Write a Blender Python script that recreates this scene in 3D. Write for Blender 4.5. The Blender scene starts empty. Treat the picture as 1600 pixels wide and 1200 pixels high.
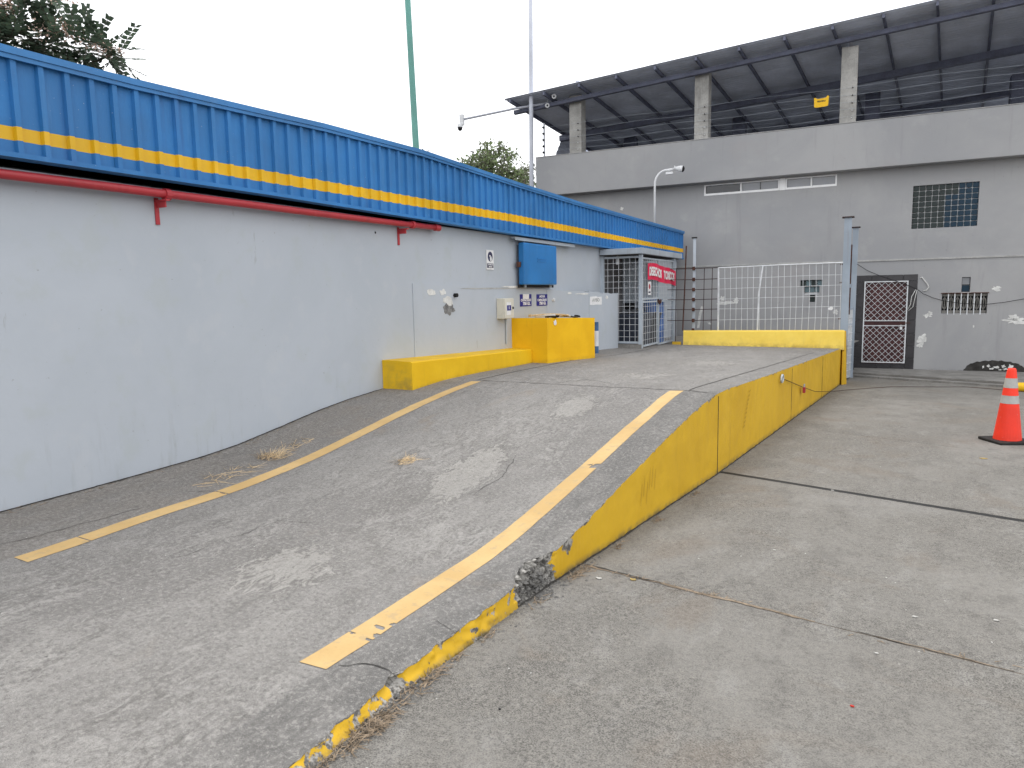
import bpy, bmesh, math, random
from mathutils import Vector, Matrix, noise
random.seed(7)
R = math.radians
scene = bpy.context.scene
COL = scene.collection

# ------------------------------------------------------------------ camera
PITCH, ROLL, YAW = 0.12516, -0.01931, 0.46723
fw = Vector((-math.sin(YAW)*math.cos(PITCH), math.cos(YAW)*math.cos(PITCH), -math.sin(PITCH)))
rt0 = Vector((math.cos(YAW), math.sin(YAW), 0)); up0 = rt0.cross(fw)
rt = rt0*math.cos(ROLL) + up0*math.sin(ROLL); up = up0*math.cos(ROLL) - rt0*math.sin(ROLL)
cd = bpy.data.cameras.new('camera'); cam = bpy.data.objects.new('camera', cd); COL.objects.link(cam)
M = Matrix((rt, up, -fw)).transposed().to_4x4(); M.translation = Vector((0, 0, 1.6))
cam.matrix_world = M
cd.sensor_width = 36; cd.lens = 1115.5/1600*36; cd.clip_start = .05; cd.clip_end = 2000
scene.camera = cam

# ------------------------------------------------------------------ sky, sun, exposure
SUN_EL, SUN_AZ = R(58), R(-35)          # azimuth measured from +Y towards +X
w = bpy.data.worlds.new('World'); scene.world = w; w.use_nodes = True
nt = w.node_tree; nt.nodes.clear()
sky = nt.nodes.new('ShaderNodeTexSky'); sky.sky_type = 'NISHITA'; sky.sun_disc = False
sky.sun_elevation = SUN_EL; sky.sun_rotation = SUN_AZ; sky.dust_density = 4; sky.air_density = 1
mx = nt.nodes.new('ShaderNodeMix'); mx.data_type = 'RGBA'; mx.inputs[0].default_value = .9
mx.inputs[7].default_value = (13.9, 14.0, 14.3, 1)      # thick even overcast
bg = nt.nodes.new('ShaderNodeBackground'); bg.inputs[1].default_value = .1
wo = nt.nodes.new('ShaderNodeOutputWorld')
nt.links.new(sky.outputs[0], mx.inputs[6]); nt.links.new(mx.outputs[2], bg.inputs[0]); nt.links.new(bg.outputs[0], wo.inputs[0])
sl = bpy.data.lights.new('sun', 'SUN'); sl.energy = 1.0; sl.angle = R(25); sl.color = (1, .97, .92)
so = bpy.data.objects.new('sun', sl); COL.objects.link(so)
sd = Vector((math.sin(SUN_AZ)*math.cos(SUN_EL), math.cos(SUN_AZ)*math.cos(SUN_EL), math.sin(SUN_EL)))
so.rotation_euler = sd.to_track_quat('Z', 'Y').to_euler(); so.location = (0, 0, 30)
vs = scene.view_settings; vs.view_transform = 'Standard'; vs.look = 'None'; vs.exposure = .36; vs.gamma = 1; vs.use_curve_mapping = False
scene.cycles.use_adaptive_sampling = True; scene.cycles.adaptive_threshold = .02; scene.cycles.max_bounces = 6; scene.cycles.diffuse_bounces = 4

# ------------------------------------------------------------------ node helpers
def lin(r, g, b):
    f = lambda c: (c/255/12.92 if c/255 <= .04045 else ((c/255+.055)/1.055)**2.4)
    return (f(r), f(g), f(b), 1)
class G:
    def __init__(s, name):
        s.m = bpy.data.materials.new(name); s.m.use_nodes = True; s.t = s.m.node_tree; s.t.nodes.clear()
        s.o = s.t.nodes.new('ShaderNodeOutputMaterial'); s.b = s.t.nodes.new('ShaderNodeBsdfPrincipled')
        s.t.links.new(s.b.outputs[0], s.o.inputs[0])
        s.P = s.t.nodes.new('ShaderNodeNewGeometry').outputs['Position']
    def put(s, sock, v):
        if isinstance(v, bpy.types.NodeSocket): s.t.links.new(v, sock)
        else: sock.default_value = v
    def map(s, v=None, sc=(1, 1, 1), rot=(0, 0, 0), loc=(0, 0, 0)):
        n = s.t.nodes.new('ShaderNodeMapping'); s.put(n.inputs[0], v or s.P)
        n.inputs[1].default_value = loc; n.inputs[2].default_value = rot; n.inputs[3].default_value = sc
        return n.outputs[0]
    def noise(s, sc, det=6, ro=.55, v=None, dist=0):
        n = s.t.nodes.new('ShaderNodeTexNoise'); s.put(n.inputs['Vector'], v or s.P)
        n.inputs['Scale'].default_value = sc; n.inputs['Detail'].default_value = min(det, 5 if sc < 20 else 3)
        n.inputs['Roughness'].default_value = ro; n.inputs['Distortion'].default_value = dist
        return n.outputs['Fac']
    def vor(s, sc, v=None, feat='F1', out='Distance'):
        n = s.t.nodes.new('ShaderNodeTexVoronoi'); n.feature = feat; s.put(n.inputs['Vector'], v or s.P)
        n.inputs['Scale'].default_value = sc
        return n.outputs[out]
    def math(s, op, a, b=0., clamp=False):
        n = s.t.nodes.new('ShaderNodeMath'); n.operation = op; n.use_clamp = clamp
        s.put(n.inputs[0], a); s.put(n.inputs[1], b); return n.outputs[0]
    def step(s, f, a, b, lo=0., hi=1.):
        n = s.t.nodes.new('ShaderNodeMapRange'); n.interpolation_type = 'SMOOTHSTEP'
        s.put(n.inputs[0], f); n.inputs[1].default_value = a; n.inputs[2].default_value = b
        n.inputs[3].default_value = lo; n.inputs[4].default_value = hi
        return n.outputs[0]
    def mix(s, f, a, b, mode='MIX'):
        n = s.t.nodes.new('ShaderNodeMix'); n.data_type = 'RGBA'; n.blend_type = mode
        s.put(n.inputs[0], f); s.put(n.inputs[6], a); s.put(n.inputs[7], b); return n.outputs[2]
    def attr(s, name):
        n = s.t.nodes.new('ShaderNodeAttribute'); n.attribute_name = name; return n.outputs['Fac']
    def sep(s, v=None):
        n = s.t.nodes.new('ShaderNodeSeparateXYZ'); s.put(n.inputs[0], v or s.P); return n.outputs
    def rnd(s):
        return s.t.nodes.new('ShaderNodeObjectInfo').outputs['Random']
    def bump(s, h, st=.3, d=.02, nrm=None):
        n = s.t.nodes.new('ShaderNodeBump'); n.inputs['Strength'].default_value = st; n.inputs['Distance'].default_value = d
        s.put(n.inputs['Height'], h)
        if nrm: s.put(n.inputs['Normal'], nrm)
        return n.outputs[0]
    def out(s, col, ro=.8, nrm=None, metal=0., spec=.3, **k):
        s.put(s.b.inputs['Base Color'], col); s.put(s.b.inputs['Roughness'], ro); s.put(s.b.inputs['Metallic'], metal)
        s.put(s.b.inputs['Specular IOR Level'], spec)
        if nrm: s.put(s.b.inputs['Normal'], nrm)
        for a, b in k.items(): s.put(s.b.inputs[a.replace('_', ' ')], b)
        return s.m

def c3(v, k=1): return (v[0]*k, v[1]*k, v[2]*k, 1)

def simple(name, col, ro=.6, var=.15, sc=6, metal=0., spec=.3, bump=0., bsc=60):
    g = G(name); n = g.noise(sc, 6, .6); n2 = g.noise(sc*9, 4)
    f = g.step(g.math('ADD', g.math('MULTIPLY', n, .7), g.math('MULTIPLY', n2, .3)), .3, .7)
    c = g.mix(f, c3(col, 1-var), c3(col, 1+var))
    return g.out(c, ro, g.bump(g.noise(bsc, 5), bump, .01) if bump else None, metal, spec)

# ---- concrete of the ramp
def m_ramp():
    g = G('ramp_concrete')
    v = g.map(sc=(1, .42, 1), rot=(0, 0, .06)); v2 = g.map(sc=(1, .5, 1), rot=(0, 0, .25))
    big = g.noise(.8, 5, .6, v, .3); mid = g.noise(4.2, 7, .7, v, .7); fine = g.noise(46, 5, .72); mic = g.noise(280, 2, .6)
    str_ = g.noise(12, 7, .74, v2, 1.6); sp0 = g.noise(1.15, 6, .64, v2, .5); sp = g.step(sp0, .45, .56)
    base = g.mix(g.step(big, .36, .66), (0.201, 0.192, 0.182, 1), (0.249, 0.239, 0.226, 1))
    # roughened wheel tracks: crisp light flakes and dark pits
    base = g.mix(g.math('MULTIPLY', sp, g.step(str_, .525, .575, 0, .62)), base, (0.349, 0.335, 0.315, 1))
    base = g.mix(g.math('MULTIPLY', sp, g.step(str_, .455, .40, 0, .6)), base, (0.144, 0.136, 0.127, 1))
    pit = g.step(g.vor(24, g.map(sc=(1, .7, 1))), .20, .07)
    base = g.mix(g.math('MULTIPLY', g.math('MULTIPLY', pit, sp), g.step(mid, .47, .55, 0, .75)), base, (0.079, 0.075, 0.070, 1))
    base = g.mix(g.step(mid, .54, .62, 0, .38), base, (0.312, 0.300, 0.283, 1))
    base = g.mix(g.step(mid, .46, .38, 0, .38), base, (0.156, 0.148, 0.138, 1))
    # old lighter repair patches, worn at the rim
    pn = g.math('ADD', g.attr('patch'), g.math('MULTIPLY', g.math('SUBTRACT', str_, .5), 1.6))
    base = g.mix(g.step(pn, .44, .50, 0, .5), base, (0.372, 0.357, 0.329, 1))
    base = g.mix(g.math('MULTIPLY', g.step(pn, .36, .43, 0, 1), g.step(pn, .50, .44, 0, .4)), base, (0.112, 0.105, 0.097, 1))
    # darker mortar margins beside the painted lines
    base = g.mix(g.math('MULTIPLY', g.attr('edge'), g.step(mid, .36, .6, .9, .4)), base, (0.140, 0.136, 0.130, 1))
    base = g.mix(g.math('MULTIPLY', g.attr('margin'), g.step(mid, .35, .62, .3, .85)), base, (0.191, 0.169, 0.145, 1))
    base = g.mix(g.step(fine, .53, .62, 0, .45), base, (0.372, 0.357, 0.333, 1))
    base = g.mix(g.step(fine, .46, .36, 0, .45), base, (0.107, 0.102, 0.095, 1))
    base = g.mix(g.step(mic, .55, .63, 0, .5), base, (0.084, 0.079, 0.072, 1))
    base = g.mix(g.step(mic, .40, .33, 0, .5), base, (0.465, 0.448, 0.416, 1))
    base = g.mix(g.step(sp0, .40, .28, 0, .35), base, (0.233, 0.188, 0.143, 1))
    h = g.math('ADD', g.math('ADD', mid, g.math('MULTIPLY', str_, .7)), g.math('MULTIPLY', fine, .55))
    return g.out(base, .88, g.bump(h, .5, .02), spec=.25)

def m_yard():
    g = G('yard_concrete')
    big = g.noise(.6, 5, .62, dist=.4); mid = g.noise(3.4, 7, .68, g.map(sc=(1.5, .8, 1))); fine = g.noise(34, 5, .74); mic = g.noise(150, 3, .74)
    soil = g.noise(.85, 7, .64, dist=.9)
    base = g.mix(g.step(big, .36, .66), (0.165, 0.157, 0.143, 1), (0.223, 0.213, 0.195, 1))
    base = g.mix(g.step(g.rnd(), 0, 1, 0, .25), base, (0.245, 0.236, 0.218, 1))
    base = g.mix(g.step(mid, .53, .64, 0, .55), base, (0.135, 0.129, 0.119, 1))
    base = g.mix(g.step(mid, .45, .36, 0, .5), base, (0.267, 0.259, 0.242, 1))
    base = g.mix(g.step(soil, .53, .66, 0, .5), base, (0.182, 0.151, 0.121, 1))
    base = g.mix(g.step(soil, .42, .33, 0, .4), base, (0.240, 0.233, 0.221, 1))
    near = g.step(big, .62, .38, .4, 1)                         # exposed aggregate comes and goes
    base = g.mix(g.math('MULTIPLY', g.step(fine, .51, .62), g.math('MULTIPLY', near, .4)), base, (0.294, 0.277, 0.247, 1))
    base = g.mix(g.math('MULTIPLY', g.step(fine, .48, .38), g.math('MULTIPLY', near, .55)), base, (0.098, 0.092, 0.085, 1))
    base = g.mix(g.math('MULTIPLY', g.step(mic, .53, .61), g.math('MULTIPLY', near, .6)), base, (0.320, 0.304, 0.272, 1))
    base = g.mix(g.math('MULTIPLY', g.step(mic, .47, .40), g.math('MULTIPLY', near, .8)), base, (0.062, 0.059, 0.054, 1))
    h = g.math('ADD', mid, g.math('ADD', g.math('MULTIPLY', fine, .6), g.math('MULTIPLY', mic, .3)))
    return g.out(base, .9, g.bump(h, .45, .018), spec=.22)

def m_plain_concrete(name, k=1., tint=(1, 1, 1)):
    g = G(name)
    a = g.noise(2.2, 9, .65); b = g.noise(30, 8, .7); z = g.noise(3, 6, .6, g.map(sc=(6, 6, .5)))
    t = lambda x: (x*k*tint[0], x*k*tint[1], x*k*tint[2], 1)
    c = g.mix(g.step(a, .35, .68), t(.24), t(.36)); c = g.mix(g.step(b, .5, .66, 0, .45), c, t(.17))
    c = g.mix(g.step(z, .56, .72, 0, .5), c, t(.16))
    return g.out(c, .9, g.bump(g.math('ADD', a, b), .35, .015), spec=.2)

def m_wall():
    g = G('grey_wall_paint'); z = g.sep()[2]
    a = g.noise(.55, 5, .6, dist=.4); b = g.noise(2.6, 6, .64); st = g.noise(3.0, 6, .66, g.map(sc=(1, 3.2, .5)))
    c = g.mix(g.step(a, .35, .65), (.432, .470, .515, 1), (.468, .505, .552, 1))
    c = g.mix(g.step(b, .54, .68, 0, .4), c, (.425, .462, .462, 1))
    c = g.mix(g.step(b, .44, .34, 0, .35), c, (.495, .52, .55, 1))
    low = g.math('MULTIPLY', g.step(z, 1.0, .35), g.step(st, .53, .66))
    c = g.mix(g.math('MULTIPLY', low, .28), c, (.34, .36, .365, 1))
    # drips and scuffs with their own shapes
    dr = g.math('MULTIPLY', g.step(st, .66, .70), g.step(a, .5, .56))
    c = g.mix(g.math('MULTIPLY', dr, .5), c, (.27, .275, .27, 1))
    c = g.mix(g.step(g.noise(24, 2), .73, .77, 0, .5), c, (.25, .25, .25, 1))
    return g.out(c, .62, g.bump(g.math('ADD', g.math('MULTIPLY', a, 2.), b), .3, .02), spec=.35)

def m_building():
    g = G('dark_grey_facade_paint')
    a = g.noise(.35, 7, .62, dist=.5); b = g.noise(1.8, 8, .65); st = g.noise(1.6, 8, .65, g.map(sc=(3.4, 1, .28)))
    c = g.mix(g.step(a, .35, .66), (.318, .322, .332, 1), (.375, .375, .378, 1))
    c = g.mix(g.step(b, .55, .72, 0, .4), c, (.41, .41, .405, 1))
    c = g.mix(g.step(st, .57, .7, 0, .38), c, (.275, .275, .28, 1))
    c = g.mix(g.step(g.noise(.8, 6, .6), .56, .7, 0, .35), c, (.345, .33, .33, 1))
    c = g.mix(g.step(g.noise(16, 4), .7, .76, 0, .4), c, (.17, .17, .17, 1))
    return g.out(c, .8, g.bump(g.math('ADD', g.noise(3, 6), g.math('MULTIPLY', g.noise(50, 5), .25)), .3, .02), spec=.25)

def m_metal_paint(name, col, dirt=(.12, .12, .12), ro=.42, amt=.35):
    g = G(name)
    a = g.noise(1.1, 6, .6); st = g.noise(3.2, 8, .65, g.map(sc=(2.2, 2.2, .22))); f = g.noise(34, 6, .7)
    c = g.mix(g.step(a, .35, .68), c3(col, .86), c3(col, 1.12))
    c = g.mix(g.step(st, .55, .74, 0, amt), c, c3(dirt))
    c = g.mix(g.step(st, .44, .3, 0, .22), c, c3((col[0]*1.3+.06, col[1]*1.2+.06, col[2]*1.1+.05)))
    c = g.mix(g.step(f, .69, .75, 0, .5), c, (.5, .52, .55, 1))
    return g.out(c, g.step(a, .3, .7, ro-.06, ro+.12), g.bump(g.math('ADD', a, g.math('MULTIPLY', f, .1)), .12, .02), spec=.4)

def m_yellow(name='yellow_kerb_paint', lo=(.60, .36, .016), hi=(.68, .42, .02), wear=.0):
    g = G(name)
    a = g.noise(1.4, 7, .62, dist=.4); st = g.noise(3, 8, .65, g.map(sc=(3, 3, .4))); f = g.noise(30, 9, .72); m = g.noise(8, 10, .7)
    c = g.mix(g.step(a, .35, .66), c3(lo), c3(hi))
    c = g.mix(g.step(st, .58, .74, 0, .28), c, c3((lo[0]*.72, lo[1]*.72, lo[2]+.01)))
    c = g.mix(g.step(f, .62, .74, 0, .25), c, c3((lo[0]*.6, lo[1]*.62, .04)))
    c = g.mix(g.math('MULTIPLY', g.attr('dirt'), g.step(m, .38, .62, .25, 1)), c, (.16, .13, .07, 1))
    wn = g.math('ADD', g.attr('worn'), g.math('MULTIPLY', g.math('SUBTRACT', m, .5), 1.5))
    wk = g.step(wn, .44, .52)
    con = g.mix(g.step(f, .38, .62), (.10, .095, .088, 1), (.40, .385, .355, 1))
    c = g.mix(wk, c, con)
    chip = g.step(g.noise(17, 5, .7, dist=.6), .71, .73)
    c = g.mix(g.math('MULTIPLY', chip, .7), c, (.2, .19, .17, 1))
    h = g.math('ADD', g.math('MULTIPLY', g.math('SUBTRACT', 1., wk), .35), g.math('ADD', g.math('MULTIPLY', m, .35), g.math('MULTIPLY', f, .2)))
    return g.out(c, .6, g.bump(h, .4, .015), spec=.3)

def m_line():
    g = G('yellow_line_paint')
    a = g.noise(2.3, 8, .62); f = g.noise(75, 8, .7); m = g.noise(13, 9, .7)
    c = g.mix(g.step(a, .35, .66), (.53, .355, .15, 1), (.61, .425, .195, 1))
    c = g.mix(g.step(f, .56, .7, 0, .4), c, (.45, .31, .14, 1))
    c = g.mix(g.step(m, .54, .66, 0, .5), c, (.40, .31, .19, 1))
    c = g.mix(g.step(g.noise(160, 3), .69, .74, 0, .6), c, (.2, .18, .15, 1))
    return g.out(c, .75, g.bump(f, .3, .006), spec=.25)

def m_leaf(name, col, var=.35):
    g = G(name); r = g.noise(3.1, 3, .5); r2 = g.noise(19, 2)
    c = g.mix(g.step(r, .35, .65), c3(col, 1-var), c3(col, 1+var))
    c = g.mix(g.step(r2, .58, .7, 0, .6), c, c3((col[0]*1.9, col[1]*1.6, col[2]*1.1)))
    m = g.out(c, .55, spec=.3)
    tr = g.t.nodes.new('ShaderNodeBsdfTranslucent'); g.put(tr.inputs[0], c)
    ms = g.t.nodes.new('ShaderNodeMixShader'); ms.inputs[0].default_value = .35
    g.t.links.new(g.b.outputs[0], ms.inputs[1]); g.t.links.new(tr.outputs[0], ms.inputs[2]); g.t.links.new(ms.outputs[0], g.o.inputs[0])
    return m

def m_glass(name, col, ro=.12, sp=.7):
    g = G(name); n = g.noise(1.5, 4)
    return g.out(g.mix(n, c3(col, .7), c3(col, 1.3)), ro, spec=sp)

MAT = dict(
    ramp=m_ramp(), yard=m_yard(), dirt=simple('dark_soil_filler', (.055, .048, .04), .95, .5, 8, bump=.6),
    cage_dark=simple('cage_interior_dark', (.13, .13, .135), .9, .3, 4), dust=simple('tan_joint_dust', (.21, .165, .12), .95, .45, 25), jointdirt=simple('sandy_joint_dirt', (.15, .115, .08), .95, .6, 7, bump=.5), tar=simple('black_joint_sealant', (.018, .018, .018), .7, .3, 20),
    walk=m_plain_concrete('pavement_concrete', .82, (1, .97, .91)), column=m_plain_concrete('bare_concrete', 1.25, (1, .98, .93)),
    terrace=m_plain_concrete('terrace_bounce_concrete', 2.0), broken=m_plain_concrete('broken_concrete', .55, (1, .97, .92)),  # terrace concrete set extra pale as a light reflector
    wall=m_wall(), bld=m_building(), band=simple('pale_grey_band_paint', (.40, .40, .39), .8, .2, 3),
    soffit=simple('dark_eave_timber', (.035, .03, .028), .9, .3, 4),
    blue=m_metal_paint('blue_cladding_paint', (.034, .19, .47), (.04, .12, .32), .52, .5),
    bluedark=m_metal_paint('blue_trim_paint', (.045, .20, .47), (.04, .10, .25), .45),
    stripe=m_metal_paint('yellow_stripe_paint', (.80, .47, .012), (.5, .32, .05), .45, .3),
    hatch=m_metal_paint('blue_hatch_paint', (.022, .19, .50), (.02, .11, .34), .35, .4),
    red=m_metal_paint('red_pipe_paint', (.42, .035, .045), (.16, .03, .03), .4, .4),
    rust=simple('rusty_steel', (.085, .04, .03), .85, .5, 14, bump=.3),
    galv=m_metal_paint('grey_steel_paint', (.42, .47, .52), (.25, .2, .16), .45, .4),
    postgrey=m_metal_paint('blue_grey_post_paint', (.33, .385, .45), (.22, .15, .10), .5, .4),
    white=simple('white_paint', (.72, .73, .74), .5, .1, 5), wire=simple('white_wire', (.66, .68, .70), .5, .15, 9),
    yellow=m_yellow(), yellowlit=m_yellow('yellow_barrier_lit', (.90, .63, .09), (.97, .71, .13)),  # barrier yellow is lightened to paint in the light on its front face
    yellowblock=m_yellow('amber_block_paint', (.82, .45, .004), (.90, .52, .008)), line=m_line(), yellowkerb=m_yellow('bright_kerb_paint', (.78, .47, .008), (.86, .54, .014)),
    rust_dark=simple('dark_rust', (.05, .028, .025), .9, .4, 30),
    roof=m_metal_paint('dark_roof_sheet', (.56, .60, .70), (.46, .49, .56), .6, .3),
    rafter=simple('dark_steel_rafter', (.12, .13, .18), .6, .25, 3),
    framewhite=simple('bright_white_frame', (.90, .90, .90), .5, .04, 5), tealblock=m_glass('pale_teal_glass_block', (.13, .19, .21), .25, .3), tile=simple('black_glazed_tile', (.032, .03, .034), .3, .35, 3, spec=.5), maroon=simple('dark_maroon_wood', (.062, .019, .02), .5, .4, 5, spec=.4),
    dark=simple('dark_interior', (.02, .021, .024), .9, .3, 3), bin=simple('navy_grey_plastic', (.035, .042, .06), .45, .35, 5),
    glass=m_glass('dusky_window_glass', (.24, .25, .27)), glassdark=m_glass('dark_window_glass', (.018, .021, .027)),
    block=m_glass('glass_block_green', (.030, .040, .040), .3, .2), blockblue=m_glass('glass_block_blue', (.012, .036, .062), .3, .2),
    orange=m_metal_paint('orange_cone_plastic', (.88, .045, .02), (.55, .05, .03), .5, .4), reflect=simple('grey_reflective_tape', (.42, .42, .40), .4, .12, 12),
    rubber=simple('black_rubber', (.02, .019, .018), .75, .4, 9), padlock=simple('brass_padlock', (.4, .36, .28), .4, .2, 9, metal=.6),
    beige=simple('cream_enclosure_paint', (.62, .60, .52), .45, .08, 3), signblue=simple('sign_dark_blue', (.022, .02, .20), .5, .1, 6),
    paper=simple('white_paper', (.75, .75, .75), .8, .1, 14), plaster=simple('bare_white_plaster', (.66, .66, .64), .9, .22, 9, bump=.4, bsc=25),
    cement=simple('exposed_grey_cement', (.2, .2, .2), .95, .5, 18, bump=.6, bsc=40), navy=simple('sign_ink', (.035, .035, .085), .6, .2, 9),
    banner=simple('red_banner_vinyl', (.70, .018, .075), .5, .12, 4), drum=simple('blue_drum_plastic', (.03, .13, .42), .4, .15, 4),
    dullblue=simple('faded_blue_paint', (.06, .13, .27), .6, .3, 12), greenpole=m_metal_paint('sea_green_pole_paint', (.14, .36, .31), (.1, .25, .22), .5), greypole=m_metal_paint('light_grey_pole_paint', (.50, .52, .58), (.4, .4, .42), .5),
    bark=m_plain_concrete('tree_bark', .42, (1, .85, .68)), leaf=m_leaf('dark_tree_leaf', (.075, .11, .075)), leafpale=m_leaf('pale_tree_leaf', (.17, .225, .105)),
    leafolive=m_leaf('olive_tree_leaf', (.14, .15, .10)), flower=simple('pale_flower', (.75, .55, .46), .8, .25, 9),
    straw=simple('dry_straw', (.58, .44, .27), .9, .35, 40), debris=simple('dry_leaf_litter', (.24, .185, .13), .9, .6, 40),
    chip=simple('pale_chip', (.48, .47, .44), .8, .1, 30), redbit=simple('red_scrap', (.45, .03, .02), .6, .1, 9), leafbit=simple('fallen_yellow_leaf', (.42, .30, .10), .7, .2, 30),
    electric=simple('yellow_warning_sign', (.85, .50, .015), .5, .08, 12), black=simple('black_plastic', (.012, .012, .013), .5, .2, 9),
    crack=simple('crack_dirt', (.055, .052, .048), .98, .4, 30), stain=simple('black_soot_paint', (.045, .043, .04), .9, .45, 6, bump=.3),  # one dark dirt tone for cracks, joints and seams
    cablewhite=simple('white_cable', (.6, .6, .58), .6, .1, 9),
)

# ------------------------------------------------------------------ mesh helpers
ORG = {}
def put_props(o, label=None, cat=None, group=None, kind=None):
    if label: o['label'] = label
    if cat: o['category'] = cat
    if group: o['group'] = group
    if kind: o['kind'] = kind
    return o
def empty(name, loc, label, cat, group=None):
    o = bpy.data.objects.new(name, None); COL.objects.link(o); o.location = loc; o.empty_display_size = .1
    ORG[o.name] = Vector(loc); return put_props(o, label, cat, group)

class MB:
    def __init__(s): s.v = []; s.f = []; s.mi = []; s.att = {}
    def face(s, idx, m=0): s.f.append(tuple(idx)); s.mi.append(m)
    def quad(s, a, b, c, d, m=0):
        n = len(s.v); s.v += [Vector(p) for p in (a, b, c, d)]; s.face((n, n+1, n+2, n+3), m)
    def poly(s, pts, m=0):
        n = len(s.v); s.v += [Vector(p) for p in pts]; s.face(range(n, n+len(pts)), m)
    def hexa(s, p, m=0):           # p: 4 bottom, 4 top
        n = len(s.v); s.v += [Vector(q) for q in p]
        for f in ((0, 3, 2, 1), (4, 5, 6, 7), (0, 1, 5, 4), (1, 2, 6, 5), (2, 3, 7, 6), (3, 0, 4, 7)): s.face([n+i for i in f], m)
    def box(s, x0, x1, y0, y1, z0, z1, F=None, m=0, bev=0.):
        F = F or (lambda x, y, z: Vector((x, y, z)))
        if bev:
            b = min(bev, abs(x1-x0)*.45, abs(y1-y0)*.45, abs(z1-z0)*.45)
            bm = bmesh.new(); bmesh.ops.create_cube(bm, size=1)
            for v in bm.verts: v.co = Vector((x0+(v.co.x+.5)*(x1-x0), y0+(v.co.y+.5)*(y1-y0), z0+(v.co.z+.5)*(z1-z0)))
            bmesh.ops.bevel(bm, geom=bm.edges[:], offset=b, segments=2, affect='EDGES', profile=.6)
            n = len(s.v); bm.verts.index_update(); s.v += [F(*v.co) for v in bm.verts]
            for f in bm.faces: s.face([n+v.index for v in f.verts], m)
            bm.free(); return
        s.hexa([F(*p) for p in ((x0, y0, z0), (x1, y0, z0), (x1, y1, z0), (x0, y1, z0), (x0, y0, z1), (x1, y0, z1), (x1, y1, z1), (x0, y1, z1))], m)
    def tube(s, path, r, n=6, m=0, cap=True):
        path = [Vector(p) for p in path]; rs = r if isinstance(r, (list, tuple)) else [r]*len(path)
        rings = []; prev = None
        for i, p in enumerate(path):
            t = (path[min(i+1, len(path)-1)]-path[max(i-1, 0)]).normalized()
            if prev is None:
                prev = t.orthogonal().normalized()
                if abs(t.z) < .3: prev = (Vector((0, 0, 1))-t*t.z).normalized()
            prev = (prev-t*prev.dot(t)).normalized(); b = t.cross(prev)
            k = len(s.v); ring = []
            for j in range(n):
                a = 2*math.pi*j/n+math.pi/n; s.v.append(p+(prev*math.cos(a)+b*math.sin(a))*rs[i]); ring.append(k+j)
            rings.append(ring)
        for A_, B_ in zip(rings[:-1], rings[1:]):
            for j in range(n): s.face((A_[j], A_[(j+1) % n], B_[(j+1) % n], B_[j]), m)
        if cap: s.face(rings[0][::-1], m); s.face(rings[-1], m)
    def lathe(s, c, prof, n=20, m=0, ax=None):     # prof list of (r,z)
        c = Vector(c); ax = (ax or Vector((0, 0, 1))).normalized(); e = ax.orthogonal().normalized(); b = ax.cross(e); rings = []
        for r, z in prof:
            k = len(s.v); rings.append(list(range(k, k+n)))
            for j in range(n):
                a = 2*math.pi*j/n; s.v.append(c+ax*z+(e*math.cos(a)+b*math.sin(a))*r)
        for A_, B_ in zip(rings[:-1], rings[1:]):
            for j in range(n): s.face((A_[j], A_[(j+1) % n], B_[(j+1) % n], B_[j]), m)
        s.face(rings[0][::-1], m); s.face(rings[-1], m)
    def slab(s, pts, F, d0, d1, m=0):              # polygon in (u,z) extruded along out-axis of frame F(u,d,z)
        n = len(s.v); k = len(pts)
        s.v += [F(u, d0, z) for u, z in pts]+[F(u, d1, z) for u, z in pts]
        s.face(list(range(n, n+k))[::-1], m); s.face(range(n+k, n+2*k), m)
        for i in range(k): s.face((n+i, n+(i+1) % k, n+k+(i+1) % k, n+k+i), m)
    def build(s, name, mats, parent=None, smooth=False, recalc=True, kind=None, label=None, cat=None, group=None, origin=None):
        mats = mats if isinstance(mats, (list, tuple)) else [mats]
        if parent is not None: org = ORG[parent.name]
        elif origin is not None: org = Vector(origin)
        elif kind == 'structure': org = Vector((0, 0, 0))
        else:
            xs = [v.x for v in s.v]; ys = [v.y for v in s.v]; zs_ = [v.z for v in s.v]
            org = Vector(((min(xs)+max(xs))/2, (min(ys)+max(ys))/2, min(zs_)))
        me = bpy.data.meshes.new(name); me.from_pydata([v-org for v in s.v], [], s.f)
        for x in mats: me.materials.append(MAT[x] if isinstance(x, str) else x)
        if len(mats) > 1: me.polygons.foreach_set('material_index', s.mi)
        for k, vals in s.att.items():
            a = me.attributes.new(k, 'FLOAT', 'POINT'); a.data.foreach_set('value', vals)
        if recalc:
            bm = bmesh.new(); bm.from_mesh(me); bmesh.ops.recalc_face_normals(bm, faces=bm.faces); bm.to_mesh(me); bm.free()
        if smooth: me.polygons.foreach_set('use_smooth', [True]*len(me.polygons))
        me.update()
        o = bpy.data.objects.new(name, me); COL.objects.link(o)
        if parent is not None: o.parent = parent
        else: o.location = org
        ORG[o.name] = org
        return put_props(o, label, cat, group, kind)

def share(o, parent, offset):                      # another copy of a piece, moved by offset
    c = o.copy(); COL.objects.link(c); c.parent = parent; c.location = o.location+Vector(offset); ORG[c.name] = ORG[o.name]+Vector(offset); return c

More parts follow.
